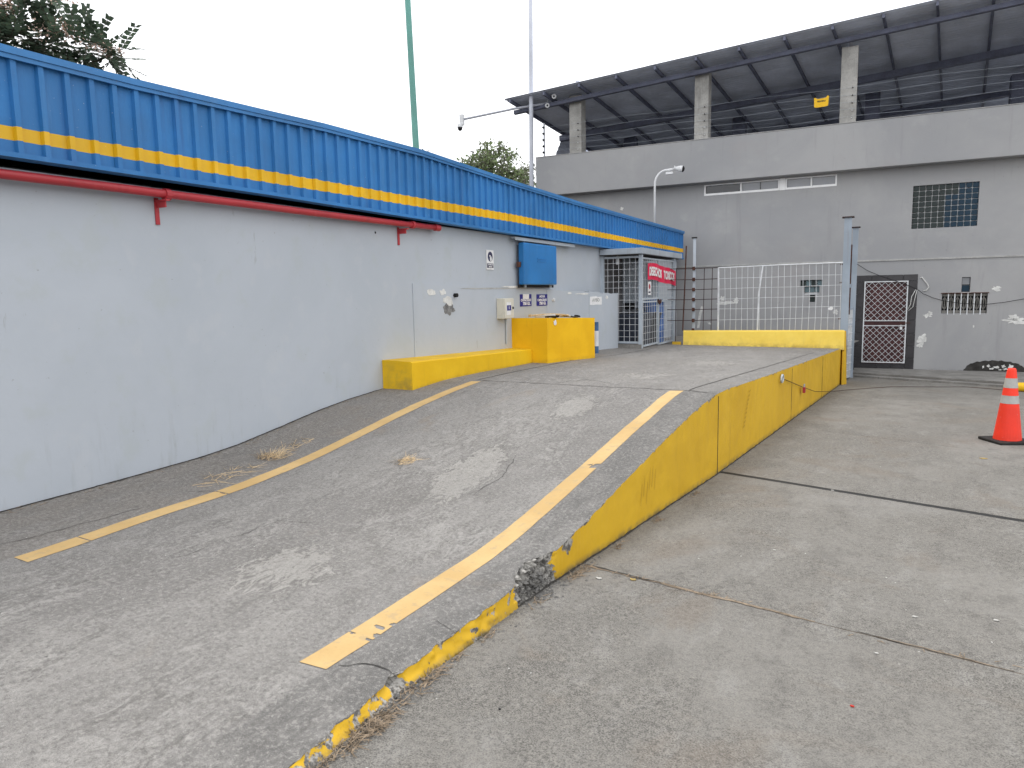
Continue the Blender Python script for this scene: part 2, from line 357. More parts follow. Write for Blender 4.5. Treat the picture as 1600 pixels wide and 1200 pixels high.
def text(body, size, F, u, z, d, mat, parent, sx=1., align='CENTER', name='lettering', zfun=None):
    cu = bpy.data.curves.new(name, 'FONT'); cu.body = body; cu.size = size; cu.align_x = align; cu.align_y = 'CENTER'; cu.extrude = .0008; cu.offset = size*.045
    o = bpy.data.objects.new(name, cu); COL.objects.link(o)
    me = bpy.data.meshes.new_from_object(o.evaluated_get(bpy.context.evaluated_depsgraph_get()))
    bpy.data.objects.remove(o); bpy.data.curves.remove(cu)
    mb = MB(); mb.v = [F(u+v.co.x*sx, d+v.co.z, z+v.co.y+(zfun(u+v.co.x*sx) if zfun else 0)) for v in me.vertices]
    for p in me.polygons: mb.face(p.vertices)
    bpy.data.meshes.remove(me)
    return mb.build(name, mat, parent)

def blob(cx, cz, ru, rz, n=22, jit=.35, seed=0):   # ragged outline
    out = []
    for i in range(n):
        a = 2*math.pi*i/n; k = 1+jit*noise.noise(Vector((math.cos(a)*1.7+seed*3.1, math.sin(a)*1.7, seed)))*1.6+random.uniform(-.08, .08)
        out.append((cx+math.cos(a)*ru*k, cz+math.sin(a)*rz*k))
    return out

def ip(T, x):
    if x <= T[0][0]: return T[0][1]
    for (a, b), (c, d) in zip(T[:-1], T[1:]):
        if x <= c: return b+(d-b)*(x-a)/(c-a)
    return T[-1][1]

# ------------------------------------------------------------------ layout frames
S = .0261
def zy(y): return -S*y                             # the yard falls gently towards the back building
A = Vector((-5.2, 2.6)); Bw = Vector((-4.87, 20.)); wd = (Bw-A).normalized(); wn = Vector((wd.y, -wd.x))
def W(s, d, z): p = A+wd*s+wn*d; return Vector((p.x, p.y, z))          # left building wall: s along, d outwards
YB, BB = 20.4, .0065
bd = Vector((math.cos(BB), math.sin(BB))); bn = Vector((math.sin(BB), -math.cos(BB)))
def B(u, d, z): p = Vector((0, YB))+bd*u+bn*d; return Vector((p.x, p.y, z))   # back building facade
P0 = Vector((-3.72, 15.85)); P1 = Vector((-.50, 16.5)); pd = (P1-P0).normalized(); pn = Vector((-pd.y, pd.x))
def K(u, d, z): p = P0+pd*u+pn*d; return Vector((p.x, p.y, z))         # barrier at the end of the ramp
XR = [(-8, -1.74), (2.4, -1.745), (3.77, -1.625), (6.99, -1.298), (17.4, -.484), (21, -.2)]
ZR = [(-8, .229), (-1, .046), (1.0, .008), (1.74, -.004), (2.406, .002), (2.734, .012), (3.003, .021), (3.4, .042), (3.75, .078), (4.17, .151), (4.614, .239), (5.25, .363), (5.86, .475), (6.32, .55), (6.86, .612), (7.24, .617), (8.5, .572), (10.7, .501), (13.68, .415), (16.44, .335), (17.4, .31), (21, .25)]
ZL = [(-8, .36), (0, .23), (2.6, .21), (3.15, .217), (3.81, .232), (4.3, .252), (4.64, .28), (5.1, .345), (5.7, .436), (6.2, .487), (6.75, .525), (7.5, .558), (8.2, .56), (10, .535), (14.9, .468), (17, .40), (21, .33)]
DR = [(2.2, 0), (3.1, .008), (3.9, -.012), (5.15, -.040), (6.25, -.052), (7.1, 0)]
DL = [(2.2, 0), (3.1, .012), (3.65, -.008), (4.7, -.022), (5.7, -.043), (6.5, -.032), (7.42, 0)]
def xrl(y): return -2.101+.0773*(y-2.2)
def xll(y): return -4.265+.0077*(y-2.2)
def sm(T, y, w=.16): return (ip(T, y-w)+2*ip(T, y-w/2)+2*ip(T, y)+2*ip(T, y+w/2)+ip(T, y+w))/8
def xl(y): return A.x+(y-A.y)*wd.x/wd.y
def edge_cut(y):                                   # how far the ramp edge is broken back
    n = noise.noise(Vector((y*9, 3.3, 0)))+.7*noise.noise(Vector((y*37, 1.3, 0)))
    k = .006*noise.noise(Vector((y*3, 1, 7)))+.004*n
    for c, hw, dep in ((3.53, .24, .10), (2.30, .06, .035), (2.62, .05, .02), (1.95, .05, .02)):
        t = abs(y-c)/hw
        if t < 1: k -= dep*(1-t*t)*(.75+.6*noise.noise(Vector((y*14, c, 2)))+.5*noise.noise(Vector((y*41, c, 2))))
    return k
def xe(y): return ip(XR, y)+edge_cut(y)
def zs(x, y):
    xr = ip(XR, y); s = (xr-x)/(xr-xl(y)); s = max(0, min(1, s))
    z = sm(ZR, y)*(1-s)+sm(ZL, y)*s
    if 2.0 < y < 7.6:                              # the lane between the painted lines is cast straighter than the margins
        a, b = sm(DR, y, .24), sm(DL, y, .24); p, q = xrl(y), xll(y)
        if x > p: z += a*(xr-x)/(xr-p)
        elif x > q: z += a+(b-a)*(p-x)/(p-q)
        else: z += b*max(0, (x-xl(y))/(q-xl(y)))
    return z+.003*noise.noise(Vector((x*1.3, y*1.1, 0)))+.0015*noise.noise(Vector((x*4, y*3, 5)))

# ------------------------------------------------------------------ ground, yard slabs, pavement
mb = MB()
ys = [-400, -15, 20.4, 400]; zz = [zy(-15)-.03, zy(-15)-.03, zy(20.4)-.03, zy(20.4)-.03]
for i in range(3): mb.quad((-400, ys[i], zz[i]), (400, ys[i], zz[i]), (400, ys[i+1], zz[i+1]), (-400, ys[i+1], zz[i+1]))
ground = mb.build('ground', 'dirt', kind='structure')
for c_, s_, w_, mt_, nm_, dz_ in ((6.69, -.305, .05, 'tar', 'joint_sealant', -.003), (3.755, -.207, .013, 'jointdirt', 'joint_dirt', -.0015)):
    mb = MB(); n = 120
    for i in range(n+1): x = -1.32+9*i/n-(.3 if c_ < 4 else 0); y = c_+s_*x; mb.v += [Vector((x, y-w_, zy(y)+dz_)), Vector((x, y+w_, zy(y)+dz_+.0003*noise.noise(Vector((x*8, 0, 0)))))]
    for i in range(n): mb.face((2*i, 2*i+2, 2*i+3, 2*i+1))
    mb.build(nm_, mt_, ground, recalc=False)
JO = [(-13., 0, .01), (-4.2, -.1, .01), (.35, -.16, .008), (3.755, -.207, .008), (6.69, -.305, .085), (9.86, -.40, .007), (13.66, -.436, .006), (18.30, -.48, .02)]
def jitter_line(f, x0, x1, n, amp, sd):
    out = []
    for i in range(n+1):
        x = x0+(x1-x0)*i/n; out.append((x, f(x)+amp*noise.noise(Vector((x*5, sd, 0)))+amp*.7*noise.noise(Vector((x*19, sd, 3)))))
    return out
for k in range(len(JO)-1):
    (c0, s0, g0), (c1, s1, g1) = JO[k], JO[k+1]
    for xa, xb, ph in ((None, 4.3, 0), (4.3, 13, 1)):
        lo = lambda x: c0+s0*x+g0/2; hi = lambda x: c1+s1*x-g1/2
        if xa is None:
            ya = c0-s0*1.2; yb = c1-s1*.8
            for _ in range(6): ya = lo(ip(XR, ya)+.012); yb = hi(ip(XR, yb)+.012)
            xA, xB = ip(XR, ya)+.014, ip(XR, yb)+.014
        else: xA = xB = xa+.006
        low = jitter_line(lo, xA, xb-.006, 46, .006, k); top = jitter_line(hi, xB, xb-.006, 46, .006, k+1)[::-1]
        left = []
        if xa is None:
            n = 40
            for i in range(1, n):
                y = yb+(ya-yb)*i/n; left.append((ip(XR, y)+.014+.007*noise.noise(Vector((y*6, 9, 0)))+(.03 if y < 3 else 0), y))
        pts = low+top+left
        mb = MB(); mb.poly([(x, y, zy(y)) for x, y in pts]); n = len(pts)
        mb.v += [Vector((x, y, zy(y)-.028)) for x, y in pts]
        for i in range(n): mb.face((i, n+i, n+(i+1) % n, (i+1) % n))
        mb.build('slab', 'yard', ground, recalc=False)
# pavement in front of the back building: low kerb strip and a second step
pv = MB(); f0 = lambda x: 18.36-.48*x; f1 = lambda x: 18.72-.48*x
def strip(mb, fa, fb, x0, x1, h, n=30, amp=.012, sd=0):
    a = jitter_line(fa, x0, x1, n, amp, sd); b = [(x, fb(x)) for x, _ in a]
    for i in range(n):
        (xa, ya), (xb, yb_) = a[i], a[i+1]; (_, yc), (_, yd) = b[i], b[i+1]
        mb.quad((xa, ya, zy(ya)+h), (xb, yb_, zy(yb_)+h), (xb, yd, zy(yd)+h), (xa, yc, zy(yc)+h))
        mb.quad((xa, ya, zy(ya)-.05), (xb, yb_, zy(yb_)-.05), (xb, yb_, zy(yb_)+h), (xa, ya, zy(ya)+h))
strip(pv, f0, f1, -.40, 12, .035, 40, .02, 4)
pavement = pv.build('pavement', 'walk', kind='structure', recalc=False)
mb = MB(); strip(mb, lambda x: f1(x)+.02, lambda x: 20.38, -.36, 12, .075, 40, .015, 8); mb.build('step', 'walk', pavement, recalc=False)
mb = MB(); strip(mb, lambda x: f1(x)-.01, lambda x: f1(x)+.05, -.36, 12, .038, 40, .01, 8); mb.build('gutter_dirt', 'dirt', pavement, recalc=False)

# ------------------------------------------------------------------ ramp
mb = MB(); rows = []; y = -8.
while y < 20.2:
    rows.append(y); y += .25 if y < 1.2 else (.035 if y < 7.8 else .11)
NC = 72
edge, margin, patch = [], [], []
for y in rows:
    xr = xe(y); xw = xl(y)-.06
    for j in range(NC+1):
        t = j/NC; t = t**1.25
        x = xr+(xw-xr)*t; z = zs(x, y)
        if j == 0: z -= .003+.004*abs(noise.noise(Vector((y*8, 0, 1))))
        mb.v.append(Vector((x, y, z)))
        rx = xrl(y)+.05
        edge.append(max(0, min(1, (x-rx)/.03))*(1 if y < 7.1 else .35))
        margin.append(max(0, min(1, (xll(y)-.05-x)/.05))*(.7 if y < 7.4 else .3))
        pq = math.exp(-(((x+2.74+.06*(y-4.65))/.22)**2+((y-4.68)/.62)**2))
        pq = max(pq, .8*math.exp(-(((x+2.55)/.25)**2+((y-6.4)/.5)**2)), .7*math.exp(-(((x+2.9)/.35)**2+((y-2.9)/.4)**2)), .55*math.exp(-(((x+2.5)/.6)**2+((y-8.6)/.8)**2)), .6*math.exp(-(((x+2.2)/.7)**2+((y-11)/1)**2)))
        patch.append(pq)
for i in range(len(rows)-1):
    for j in range(NC):
        a = i*(NC+1)+j; mb.face((a, a+NC+1, a+NC+2, a+1))
mb.att = dict(edge=edge, margin=margin, patch=patch)
ramp = mb.build('ramp', 'ramp', smooth=True, recalc=False, kind='structure')
# painted retaining side of the ramp
mb = MB(); worn, dirt = [], []; ry = []
y = .9
while y < 17.42:
    ry.append(y); y += .011 if y < 4.2 else .06
NV = 18
for y in ry:
    x0 = ip(XR, y); xt = xe(y); zt = zs(x0, y)-.004-.004*abs(noise.noise(Vector((y*8, 0, 1)))); zb = zy(y)-.03
    fl = max(0, min(1, (3.7-y)/1.5))*.09
    for j in range(NV+1):
        t = j/NV; z = zb+(zt-zb)*t
        br = 0
        for c, hw in ((3.53, .24), (2.30, .055)):
            q = abs(y-c)/hw
            q += .45*noise.noise(Vector((y*9, t*1.7, c)))+.2*noise.noise(Vector((y*31, t*6, c)))
            if q < 1: br = max(br, min(1, (1-q)*4))
        x = x0*(1-t)+xt*t+fl*(1-t)**1.6 + .004*noise.noise(Vector((y*7, z*9, 2)))
        if y < 3.1: x += .012*noise.noise(Vector((y*16, z*30, 1)))
        if br: x += br*(-.03*math.sin(t*3.1)+.03*noise.noise(Vector((y*21, z*26, 4)))+.028*noise.noise(Vector((y*48, z*55, 4)))+.016*noise.noise(Vector((y*110, z*120, 9))))
        mb.v.append(Vector((x, y, z)))
        wv = .05+br*.95
        if j == NV: wv = max(wv, .58 if y < 4.6 else .42)
        if j == NV-1 and y < 4.2: wv = max(wv, .33)
        if y < 3.3: wv = max(wv, .27+.32*noise.noise(Vector((y*11, t*1.5, 1)))+.25*noise.noise(Vector((y*31, t*4, 6)))+(.15 if y < 2.2 else 0))
        if abs(y-3.90) < .10: wv = max(wv, .75-1.6*abs(t-.85)-2.5*abs(y-3.90)/.1*.15)
        worn.append(wv)
        h = z-zy(y); dirt.append(max(0, 1-h/(.045 if y > 3 else .02))*.9)
    mb.v.append(Vector((xt-.09, y, zs(xt-.09, y)-.007))); worn.append(1.); dirt.append(0.)
for i in range(len(ry)-1):
    for j in range(NV+1):
        a = i*(NV+2)+j; mb.face((a, a+1, a+NV+3, a+NV+2))
mb.att = dict(worn=worn, dirt=dirt)
mb.build('side_wall', 'yellow', ramp, smooth=False, recalc=False)
# end face of the platform
mb = MB(); mb.quad((-.484, 17.42, zy(17.42)-.05), (-4.9, 17.42, zy(17.4)-.05), (-4.9, 17.42, zs(-4.9, 17.42)), (-.484, 17.42, zs(-.49, 17.42)-.01)); mb.build('end_wall', 'yellow', ramp, recalc=False)
# vertical construction joint in the yellow side
mb = MB()
for yj in (7.0, 10.9, 13.9):
    x = ip(XR, yj); mb.box(-.0, .004, -.004, .004, zy(yj), zs(x-.02, yj)-.03, lambda a, b, c, x=x, yj=yj: Vector((x+a, yj+b+.01*noise.noise(Vector((c*4, yj, 0))), c)))
mb.build('side_joint', 'crack', ramp)
# painted lane lines
def lane(cx, hw, y0, y1, holes, skew):
    mb = MB(); n = int((y1-y0)/.009); m = 20
    def pt(i, j):
        y = y0+(y1-y0)*i/n; t = j/m*2-1; x = cx(y)+t*hw+.004*noise.noise(Vector((y*5, t*2, hw)))
        y2 = y+skew*t*hw*(1 if i in (0, n) else 0)
        return Vector((x, y2, zs(x, y2)+.003))
    for i in range(n):
        for j in range(m):
            p = pt(i, j); q = pt(i+1, j+1); c = (p+q)/2
            k = noise.noise(Vector((c.x*30, c.y*30, 1)))*.9
            if any(((c.x-hx)/rx)**2+((c.y-hy)/rr)**2 < 1+k for hx, hy, rx, rr in holes): continue
            mb.quad(p, pt(i, j+1), q, pt(i+1, j))
    return mb.build('painted_line', 'line', ramp, recalc=False)
lane(xll, .066, 2.22, 7.42, [(-4.28, 2.585, .2, .008), (-4.22, 3.63, .2, .008)], 0)
lane(xrl, .068, 2.20, 7.10, [(-1.81, 5.03, .085, .045), (-1.995, 2.655, .028, .016), (-2.045, 2.60, .034, .014), (-2.015, 2.535, .016, .022), (-2.02, 2.49, .02, .01), (-2.13, 2.5, .018, .008)], .1)
# cracks and joints of the ramp surface
def ribbon(mb, pts, w, zf, dz=.003, jit=.012, step=.03, ends=True):
    P = [Vector((a, b)) for a, b in pts]; out = []
    for a, b in zip(P[:-1], P[1:]):
        n = max(1, int((b-a).length/step)); out += [a+(b-a)*i/n for i in range(n)]
    out.append(P[-1]); N = len(out); L = []
    for i, p in enumerate(out):
        t = (out[min(i+1, N-1)]-out[max(i-1, 0)]).normalized(); q = Vector((-t.y, t.x))
        p = p+q*jit*(noise.noise(Vector((p.x*7, p.y*7, w*90)))+.6*noise.noise(Vector((p.x*23, p.y*23, 2))))
        k = w*(.55+.75*abs(noise.noise(Vector((p.x*9, p.y*9, 8)))))
        if ends and (i < 3 or i > N-4): k *= .4
        L.append((p-q*k, p+q*k))
    for (a, b), (c, d) in zip(L[:-1], L[1:]):
        mb.quad((a.x, a.y, zf(a.x, a.y)+dz), (b.x, b.y, zf(b.x, b.y)+dz), (d.x, d.y, zf(d.x, d.y)+dz), (c.x, c.y, zf(c.x, c.y)+dz))
mb = MB()
ribbon(mb, [(-4.27, 7.52), (-2.9, 7.32), (-2.14, 7.2), (-1.6, 7.12), (-1.33, 6.97)], .009, zs, jit=.02)
ribbon(mb, [(-4.27, 7.50), (-4.28, 8.7), (-4.29, 10.8), (-4.03, 12.0), (-3.9, 14)], .012, zs, jit=.004)
ribbon(mb, [(-1.61, 7.14), (-1.46, 9.0), (-1.12, 12.8), (-.95, 14.6)], .010, zs, jit=.004)
ribbon(mb, [(-3.56, 2.6), (-3.54, 2.72), (-3.53, 2.9)], .003, zs, jit=.03)
ribbon(mb, [(-3.5, 3.0), (-3.47, 3.39), (-3.2, 3.48)], .002, zs, jit=.03)
ribbon(mb, [(-4.62, 2.1), (-4.5, 2.8), (-4.44, 3.2)], .003, zs, jit=.02)
ribbon(mb, [(-2.5, 4.3), (-2.46, 4.7), (-2.55, 5.1)], .003, zs, jit=.03)
ribbon(mb, [(-4.55, 3.5), (-4.3, 3.62), (-4.12, 3.62)], .003, zs, jit=.02)
ribbon(mb, [(-1.74, 2.31), (-1.92, 2.33), (-2.0, 2.25)], .006, zs, jit=.03)
ribbon(mb, [(-1.7, 2.72), (-1.85, 2.78)], .004, zs, jit=.03)
ribbon(mb, [(-3.2, 7.36), (-3.0, 7.9), (-2.6, 7.6)], .005, zs, jit=.03)
mb.build('surface_crack', 'crack', ramp, recalc=False, kind='stuff')
mb = MB()   # dirty seam where the ramp meets the wall
ribbon(mb, [(xl(y)+.012, y) for y in (1.5, 2.6, 3.2, 3.8, 4.6, 5.7, 6.74)], .016, zs, .004, .008)
mb.build('seam_dirt', 'crack', ramp, recalc=False)

# ------------------------------------------------------------------ long low building on the left
lb = empty('low_building', W(7, -1.5, -.2), 'long low grey building with a blue ribbed metal fascia along the ramp', 'building')
mb = MB(); mb.box(-6, 17.30, -.2, 0, -.4, 2.50, W); mb.build('wall', 'wall', lb)
mb = MB(); mb.box(-6, 17.30, -3.0, -2.8, -.4, 3.0, W); mb.box(-6, -5.8, -2.78, -.22, -.4, 3.0, W); mb.box(17.1, 17.3, -2.78, -.22, -.4, 3.0, W); mb.build('rear_wall', 'wall', lb)
mb = MB(); mb.box(-6, 17.35, -3.05, .06, 3.0, 3.08, W); mb.build('roof', 'soffit', lb)
ZT = [(-6, 3.212), (.26, 3.212), (1.15, 3.222), (2.4, 3.265), (3.2, 3.297), (4.9, 3.32), (7.4, 3.255), (9.9, 3.215), (17.4, 3.19)]
ZB = [(-6, 2.556), (2.3, 2.56), (7.3, 2.512), (17.4, 2.476)]
Z1 = [(-6, 2.662), (2.3, 2.664), (7.3, 2.688), (17.4, 2.652)]; Z2 = [(-6, 2.747), (.2, 2.75), (2.3, 2.768), (7.3, 2.80), (17.4, 2.752)]
pitch = .1735; FD = .12; s = -3.2+.02; flip = 1
while s < 17.4:
    mb = MB(); prof = []
    for k in range(6):
        b0 = s+k*pitch
        prof += [(b0, 0), (b0+.008, .030), (b0+.044, .030), (b0+.054, 0), (b0+pitch*.62, .002)]
    prof.append((s+6*pitch, 0)); prof = [(a, b) for a, b in prof if a <= 17.42]
    wob = lambda a, b: .004*noise.noise(Vector((a*1.5, b*2, 3)))
    lev = lambda a: (ip(ZB, a), ip(Z1, a)+.004*noise.noise(Vector((a*6, 0, 0))), ip(Z2, a)+.004*noise.noise(Vector((a*6, 5, 0))), ip(ZT, a))
    for a, d in prof:
        L = lev(a); mb.v += [W(a, FD+d+wob(a, z)+.0015*flip, z) for z in L]
    for i in range(len(prof)-1):
        for j in range(3): a = i*4+j; mb.face((a, a+1, a+5, a+4), 1 if j == 1 else 0)
    if len(prof) > 2: mb.build('cladding_sheet', ['blue', 'stripe'], lb, recalc=False)
    s += 6*pitch-.004; flip = -flip
mb = MB(); ss = [-3.2, .26, 1.15, 2.4, 3.2, 4.9, 7.4, 9.9, 13, 17.44]
for a, b in zip(ss[:-1], ss[1:]):
    za, zb_ = ip(ZT, a), ip(ZT, b)
    q = lambda s_, d, z: W(s_, d, z)
    mb.hexa([q(a, -.06, za-.004), q(b, -.06, zb_-.004), q(b, FD+.055, zb_-.012), q(a, FD+.055, za-.012), q(a, -.06, za+.045), q(b, -.06, zb_+.045), q(b, FD+.055, zb_+.034), q(a, FD+.055, za+.034)])
    mb.hexa([q(a, FD+.034, za-.042), q(b, FD+.034, zb_-.042), q(b, FD+.046, zb_-.042), q(a, FD+.046, za-.042), q(a, FD+.034, za-.013), q(b, FD+.034, zb_-.013), q(b, FD+.046, zb_-.013), q(a, FD+.046, za-.013)])
mb.build('cap_flashing', 'bluedark', lb)
mb = MB()
for a, b in zip(ss[:-1], ss[1:]):
    za, zb_ = ip(ZB, a), ip(ZB, b); q = W
    mb.hexa([q(a, .05, za-.012), q(b, .05, zb_-.012), q(b, FD+.048, zb_-.012), q(a, FD+.048, za-.012), q(a, .05, za-.002), q(b, .05, zb_-.002), q(b, FD+.048, zb_-.002), q(a, FD+.048, za-.002)])
    mb.hexa([q(a, FD+.034, za-.0015), q(b, FD+.034, zb_-.0015), q(b, FD+.046, zb_-.0015), q(a, FD+.046, za-.0015), q(a, FD+.034, za+.02), q(b, FD+.034, zb_+.02), q(b, FD+.046, zb_+.02), q(a, FD+.046, za+.02)])
mb.build('bottom_trim', 'blue', lb)
mb = MB(); mb.box(17.405, 17.42, -.5, FD, 2.47, 3.21, W); mb.build('fascia_end', 'blue', lb)
# thicker dado panels in front of the wall, beyond the low kerb
for a, b, t0, t1 in ((4.83, 8.75, 1.757, 1.675),):
    mb = MB(); n = 10; pts = [(a, .3), (b, .3)]+[(b+(a-b)*i/n, t1+(t0-t1)*i/n+.008*noise.noise(Vector((i*1.7, a, 0)))) for i in range(n+1)]
    mb.slab(pts, W, -.02, .012); mb.build('wall_panel', 'wall', lb)
wa = W(8.757, .012, 0); wb = W(11.36, .385, 0); wt = (wb-wa).normalized(); wm = Vector((wt.y, -wt.x, 0))
def WD(u, d, z): p = wa+wt*u+wm*d; return Vector((p.x, p.y, z))      # last low wall, flaring out towards the cage
for a, b, t0, t1 in ((0, 1.45, 1.672, 1.615), (1.457, 2.63, 1.617, 1.568)):
    mb = MB(); n = 14; pts = [(a, .3), (b, .3)]+[(b+(a-b)*i/n, t1+(t0-t1)*i/n+.022*noise.noise(Vector((i*1.7, a, 0)))) for i in range(n+1)]
    mb.slab(pts, WD, -.12, 0); mb.build('low_wall', 'wall', lb)
mb = MB(); mb.slab(blob(6.9, 1.69, .9, .012, 30, .3, 3), W, .0125, .0145); mb.build('plaster_edge', 'band', lb)
def patchw(u, z, ru, rz, mat, name, d0=.013, sd=0, F=W, par=lb, n=22, jit=.35):
    mb = MB(); mb.slab(blob(u, z, ru, rz, n, jit, sd), F, d0, d0+.003); return mb.build(name, mat, par)
patchw(5.22, 1.645, .10, .035, 'plaster', 'peeled_patch', sd=1)
patchw(5.50, 1.645, .075, .035, 'plaster', 'peeled_patch', sd=2)
patchw(5.60, 1.54, .10, .05, 'plaster', 'peeled_patch', sd=3)
patchw(5.63, 1.42, .13, .085, 'cement', 'peeled_patch', sd=4)
patchw(5.66, 1.50, .07, .04, 'plaster', 'peeled_patch', .017, 5)
patchw(.75, 1.60, .07, .02, 'plaster', 'peeled_patch', .001, 6, WD)
patchw(2.15, 1.5, .05, .03, 'plaster', 'peeled_patch', .001, 7, WD)
patchw(1.2, 1.58, .25, .012, 'plaster', 'peeled_patch', .001, 17, WD)
mb = MB(); mb.lathe(W(5.78, .012, 1.60), [(.028, 0), (.028, .05), (.02, .05)], 10, ax=Vector((wn.x, wn.y, 0))); mb.build('pipe_stub', 'black', lb)
mb = MB(); mb.lathe(W(8.95, .03, 1.49), [(.03, 0), (.03, .04), (.018, .042)], 10, ax=Vector((wn.x, wn.y, 0))); mb.build('pipe_stub', 'white', lb)
patchw(4.15, 2.33, .012, .012, 'black', 'anchor_hole', .001, 8, n=10)
patchw(7.7, 1.715, .62, .018, 'plaster', 'peeled_patch', .013, 9)

# red pipe on brackets
rp = empty('red_pipe', W(2, .1, 2.44), 'long red sprinkler pipe running under the blue fascia', 'pipe')
mb = MB(); mb.tube([W(s_, .1, 2.438+.0035*s_+.004*math.sin(s_*1.3)) for s_ in (-4, -2, 0, 1, 2, 3, 4, 5.27)], .033, 14); mb.build('tube', 'red', rp, smooth=True)
mb = MB(); mb.tube([W(5.22, .1, 2.4565), W(5.32, .1, 2.457)], .041, 14); mb.build('end_cap', 'red', rp)
for sc in (4.74, 1.40, -1.9):
    mb = MB(); mb.tube([W(sc-.025, .1, 2.438+.0035*sc), W(sc+.025, .1, 2.438+.0035*sc)], .045, 12); mb.build('coupling', 'red', rp)
for sb in (1.37, 4.58, -2.1):
    mb = MB(); mb.box(sb-.018, sb+.018, .003, .011, 2.21, 2.42, W); mb.box(sb-.018, sb+.018, .003, .15, 2.388, 2.400, W); mb.box(sb-.006, sb+.006, .003, .12, 2.34, 2.388, W); mb.build('bracket', 'red', rp)

# blue sliding hatch
ha = empty('wall_hatch', W(8.25, 0, 1.72), 'blue steel sliding hatch on the wall above the amber block', 'hatch')
mb = MB(); mb.box(7.62, 8.86, .055, .16, 1.745, 2.40, W, bev=.02); mb.build('panel', 'hatch', ha)
mb = MB(); mb.box(7.60, 8.90, .046, .075, 1.70, 1.742, W); mb.build('sill', 'dark', ha)
mb = MB()
for z in (2.115, 2.155): mb.box(8.08, 8.42, .158, .168, z, z+.012, W)
mb.build('stamped_rib', 'hatch', ha)
mb = MB(); mb.box(7.4, 9.75, .04, .12, 2.452, 2.475, W); mb.box(7.4, 9.75, .112, .125, 2.425, 2.452, W); mb.build('rail', 'galv', ha)
for u in (7.78, 8.74):
    mb = MB(); mb.box(u-.02, u+.02, .07, .085, 2.36, 2.45, W); mb.build('hanger', 'galv', ha)
    mb = MB(); mb.box(u-.02, u+.02, .06, .10, 1.70, 1.75, W); mb.build('roller', 'galv', ha)
mb = MB(); mb.box(7.56, 7.62, .05, .10, 2.02, 2.10, W); mb.build('latch', 'rust', ha)
# hand-washing sign
def plate(name, u0, u1, z0, z1, mat, label, cat='sign', d=.004, group=None):
    o = empty(name, W((u0+u1)/2, d, z0), label, cat, group); mb = MB(); mb.box(u0, u1, d, d+.006, z0, z1, W); mb.build('plate', mat, o); return o
o = plate('safety_sign', 6.69, 6.905, 1.965, 2.25, 'paper', 'white safety sign with a dark round hand symbol, left of the blue hatch')
mb = MB(); mb.slab([(6.80+.072*math.cos(a*math.pi/14), 2.155+.072*math.sin(a*math.pi/14)) for a in range(28)], W, .0105, .0115); mb.build('symbol', 'navy', o)
mb = MB(); mb.slab(blob(6.815, 2.125, .028, .035, 12, .2, 2), W, .012, .013); mb.slab(blob(6.79, 2.165, .02, .014, 12, .2, 4), W, .012, .013); mb.build('hand_symbol', 'paper', o)
mb = MB(); mb.box(6.705, 6.89, .0105, .0115, 1.99, 2.055, W); mb.build('text_panel', 'navy', o)
text('LAVARSE LAS', .026, W, 6.80, 2.037, .0125, 'paper', o, 1.0); text('MANOS', .028, W, 6.80, 2.006, .0125, 'paper', o, 1.1)
# blue capacity signs
for u0, u1, zt, lab, pat in ((7.73, 8.14, 1.594, 'blue capacity sign with a white paper stuck over its top, nearest the cream box', 1), (8.34, 8.76, 1.588, 'blue capacity sign with a pale word at the top, second from the cream box', 0)):
    o = plate('capacity_sign', u0, u1, zt-.193, zt, 'signblue', lab, 'sign', .013, 'blue capacity signs under the hatch'); uc = (u0+u1)/2
    if pat: mb = MB(); mb.box(uc-.11, uc+.11, .0195, .021, zt-.075, zt+.004, W); mb.build('paper_patch', 'paper', o)
    else: text('AGUA', .055, W, uc, zt-.036, .0195, 'paper', o, 1.4)
    text('CAPACIDAD', .052, W, uc, zt-.096, .0195, 'paper', o, 1.25); text('750 GL', .066, W, uc+.02, zt-.152, .0195, 'paper', o, 1.35)
# electrical box
o = empty('electric_box', W(7.3, .045, 1.2), 'cream metal control box on the wall beside the blue signs', 'box')
mb = MB(); mb.box(6.955, 7.262, .014, .135, 1.235, 1.54, W, bev=.006); mb.build('housing', 'beige', o)
mb = MB(); mb.box(6.96, 7.257, .1365, .15, 1.24, 1.535, W, bev=.004); mb.build('door', 'beige', o)
mb = MB(); mb.box(7.02, 7.16, .1505, .1515, 1.29, 1.48, W); mb.build('label_paper', 'paper', o)
mb = MB(); mb.box(7.03, 7.16, .152, .153, 1.355, 1.435, W); mb.build('label_panel', 'signblue', o)
text('1', .06, W, 7.095, 1.395, .1535, 'paper', o, 1.2)
mb = MB(); mb.box(7.205, 7.225, .1505, .165, 1.375, 1.41, W); mb.build('lock', 'black', o)
mb = MB(); mb.tube([W(7.22, .03, 1.234), W(7.22, .03, .84)], .013, 8); mb.build('conduit', 'galv', o)
# notice on the last panel
o = empty('torn_notice', WD(1.7, .001, 1.36), 'torn white paper notice on the last low wall before the cage', 'notice')
mb = MB(); mb.slab([(1.48, 1.372), (1.60, 1.365), (1.75, 1.37), (1.94, 1.362), (1.95, 1.45), (1.935, 1.52), (1.80, 1.515), (1.72, 1.53), (1.49, 1.525)], WD, .001, .004); mb.build('sheet', 'paper', o)
text('AVISO', .085, WD, 1.71, 1.455, .0045, 'band', o, 1.2)
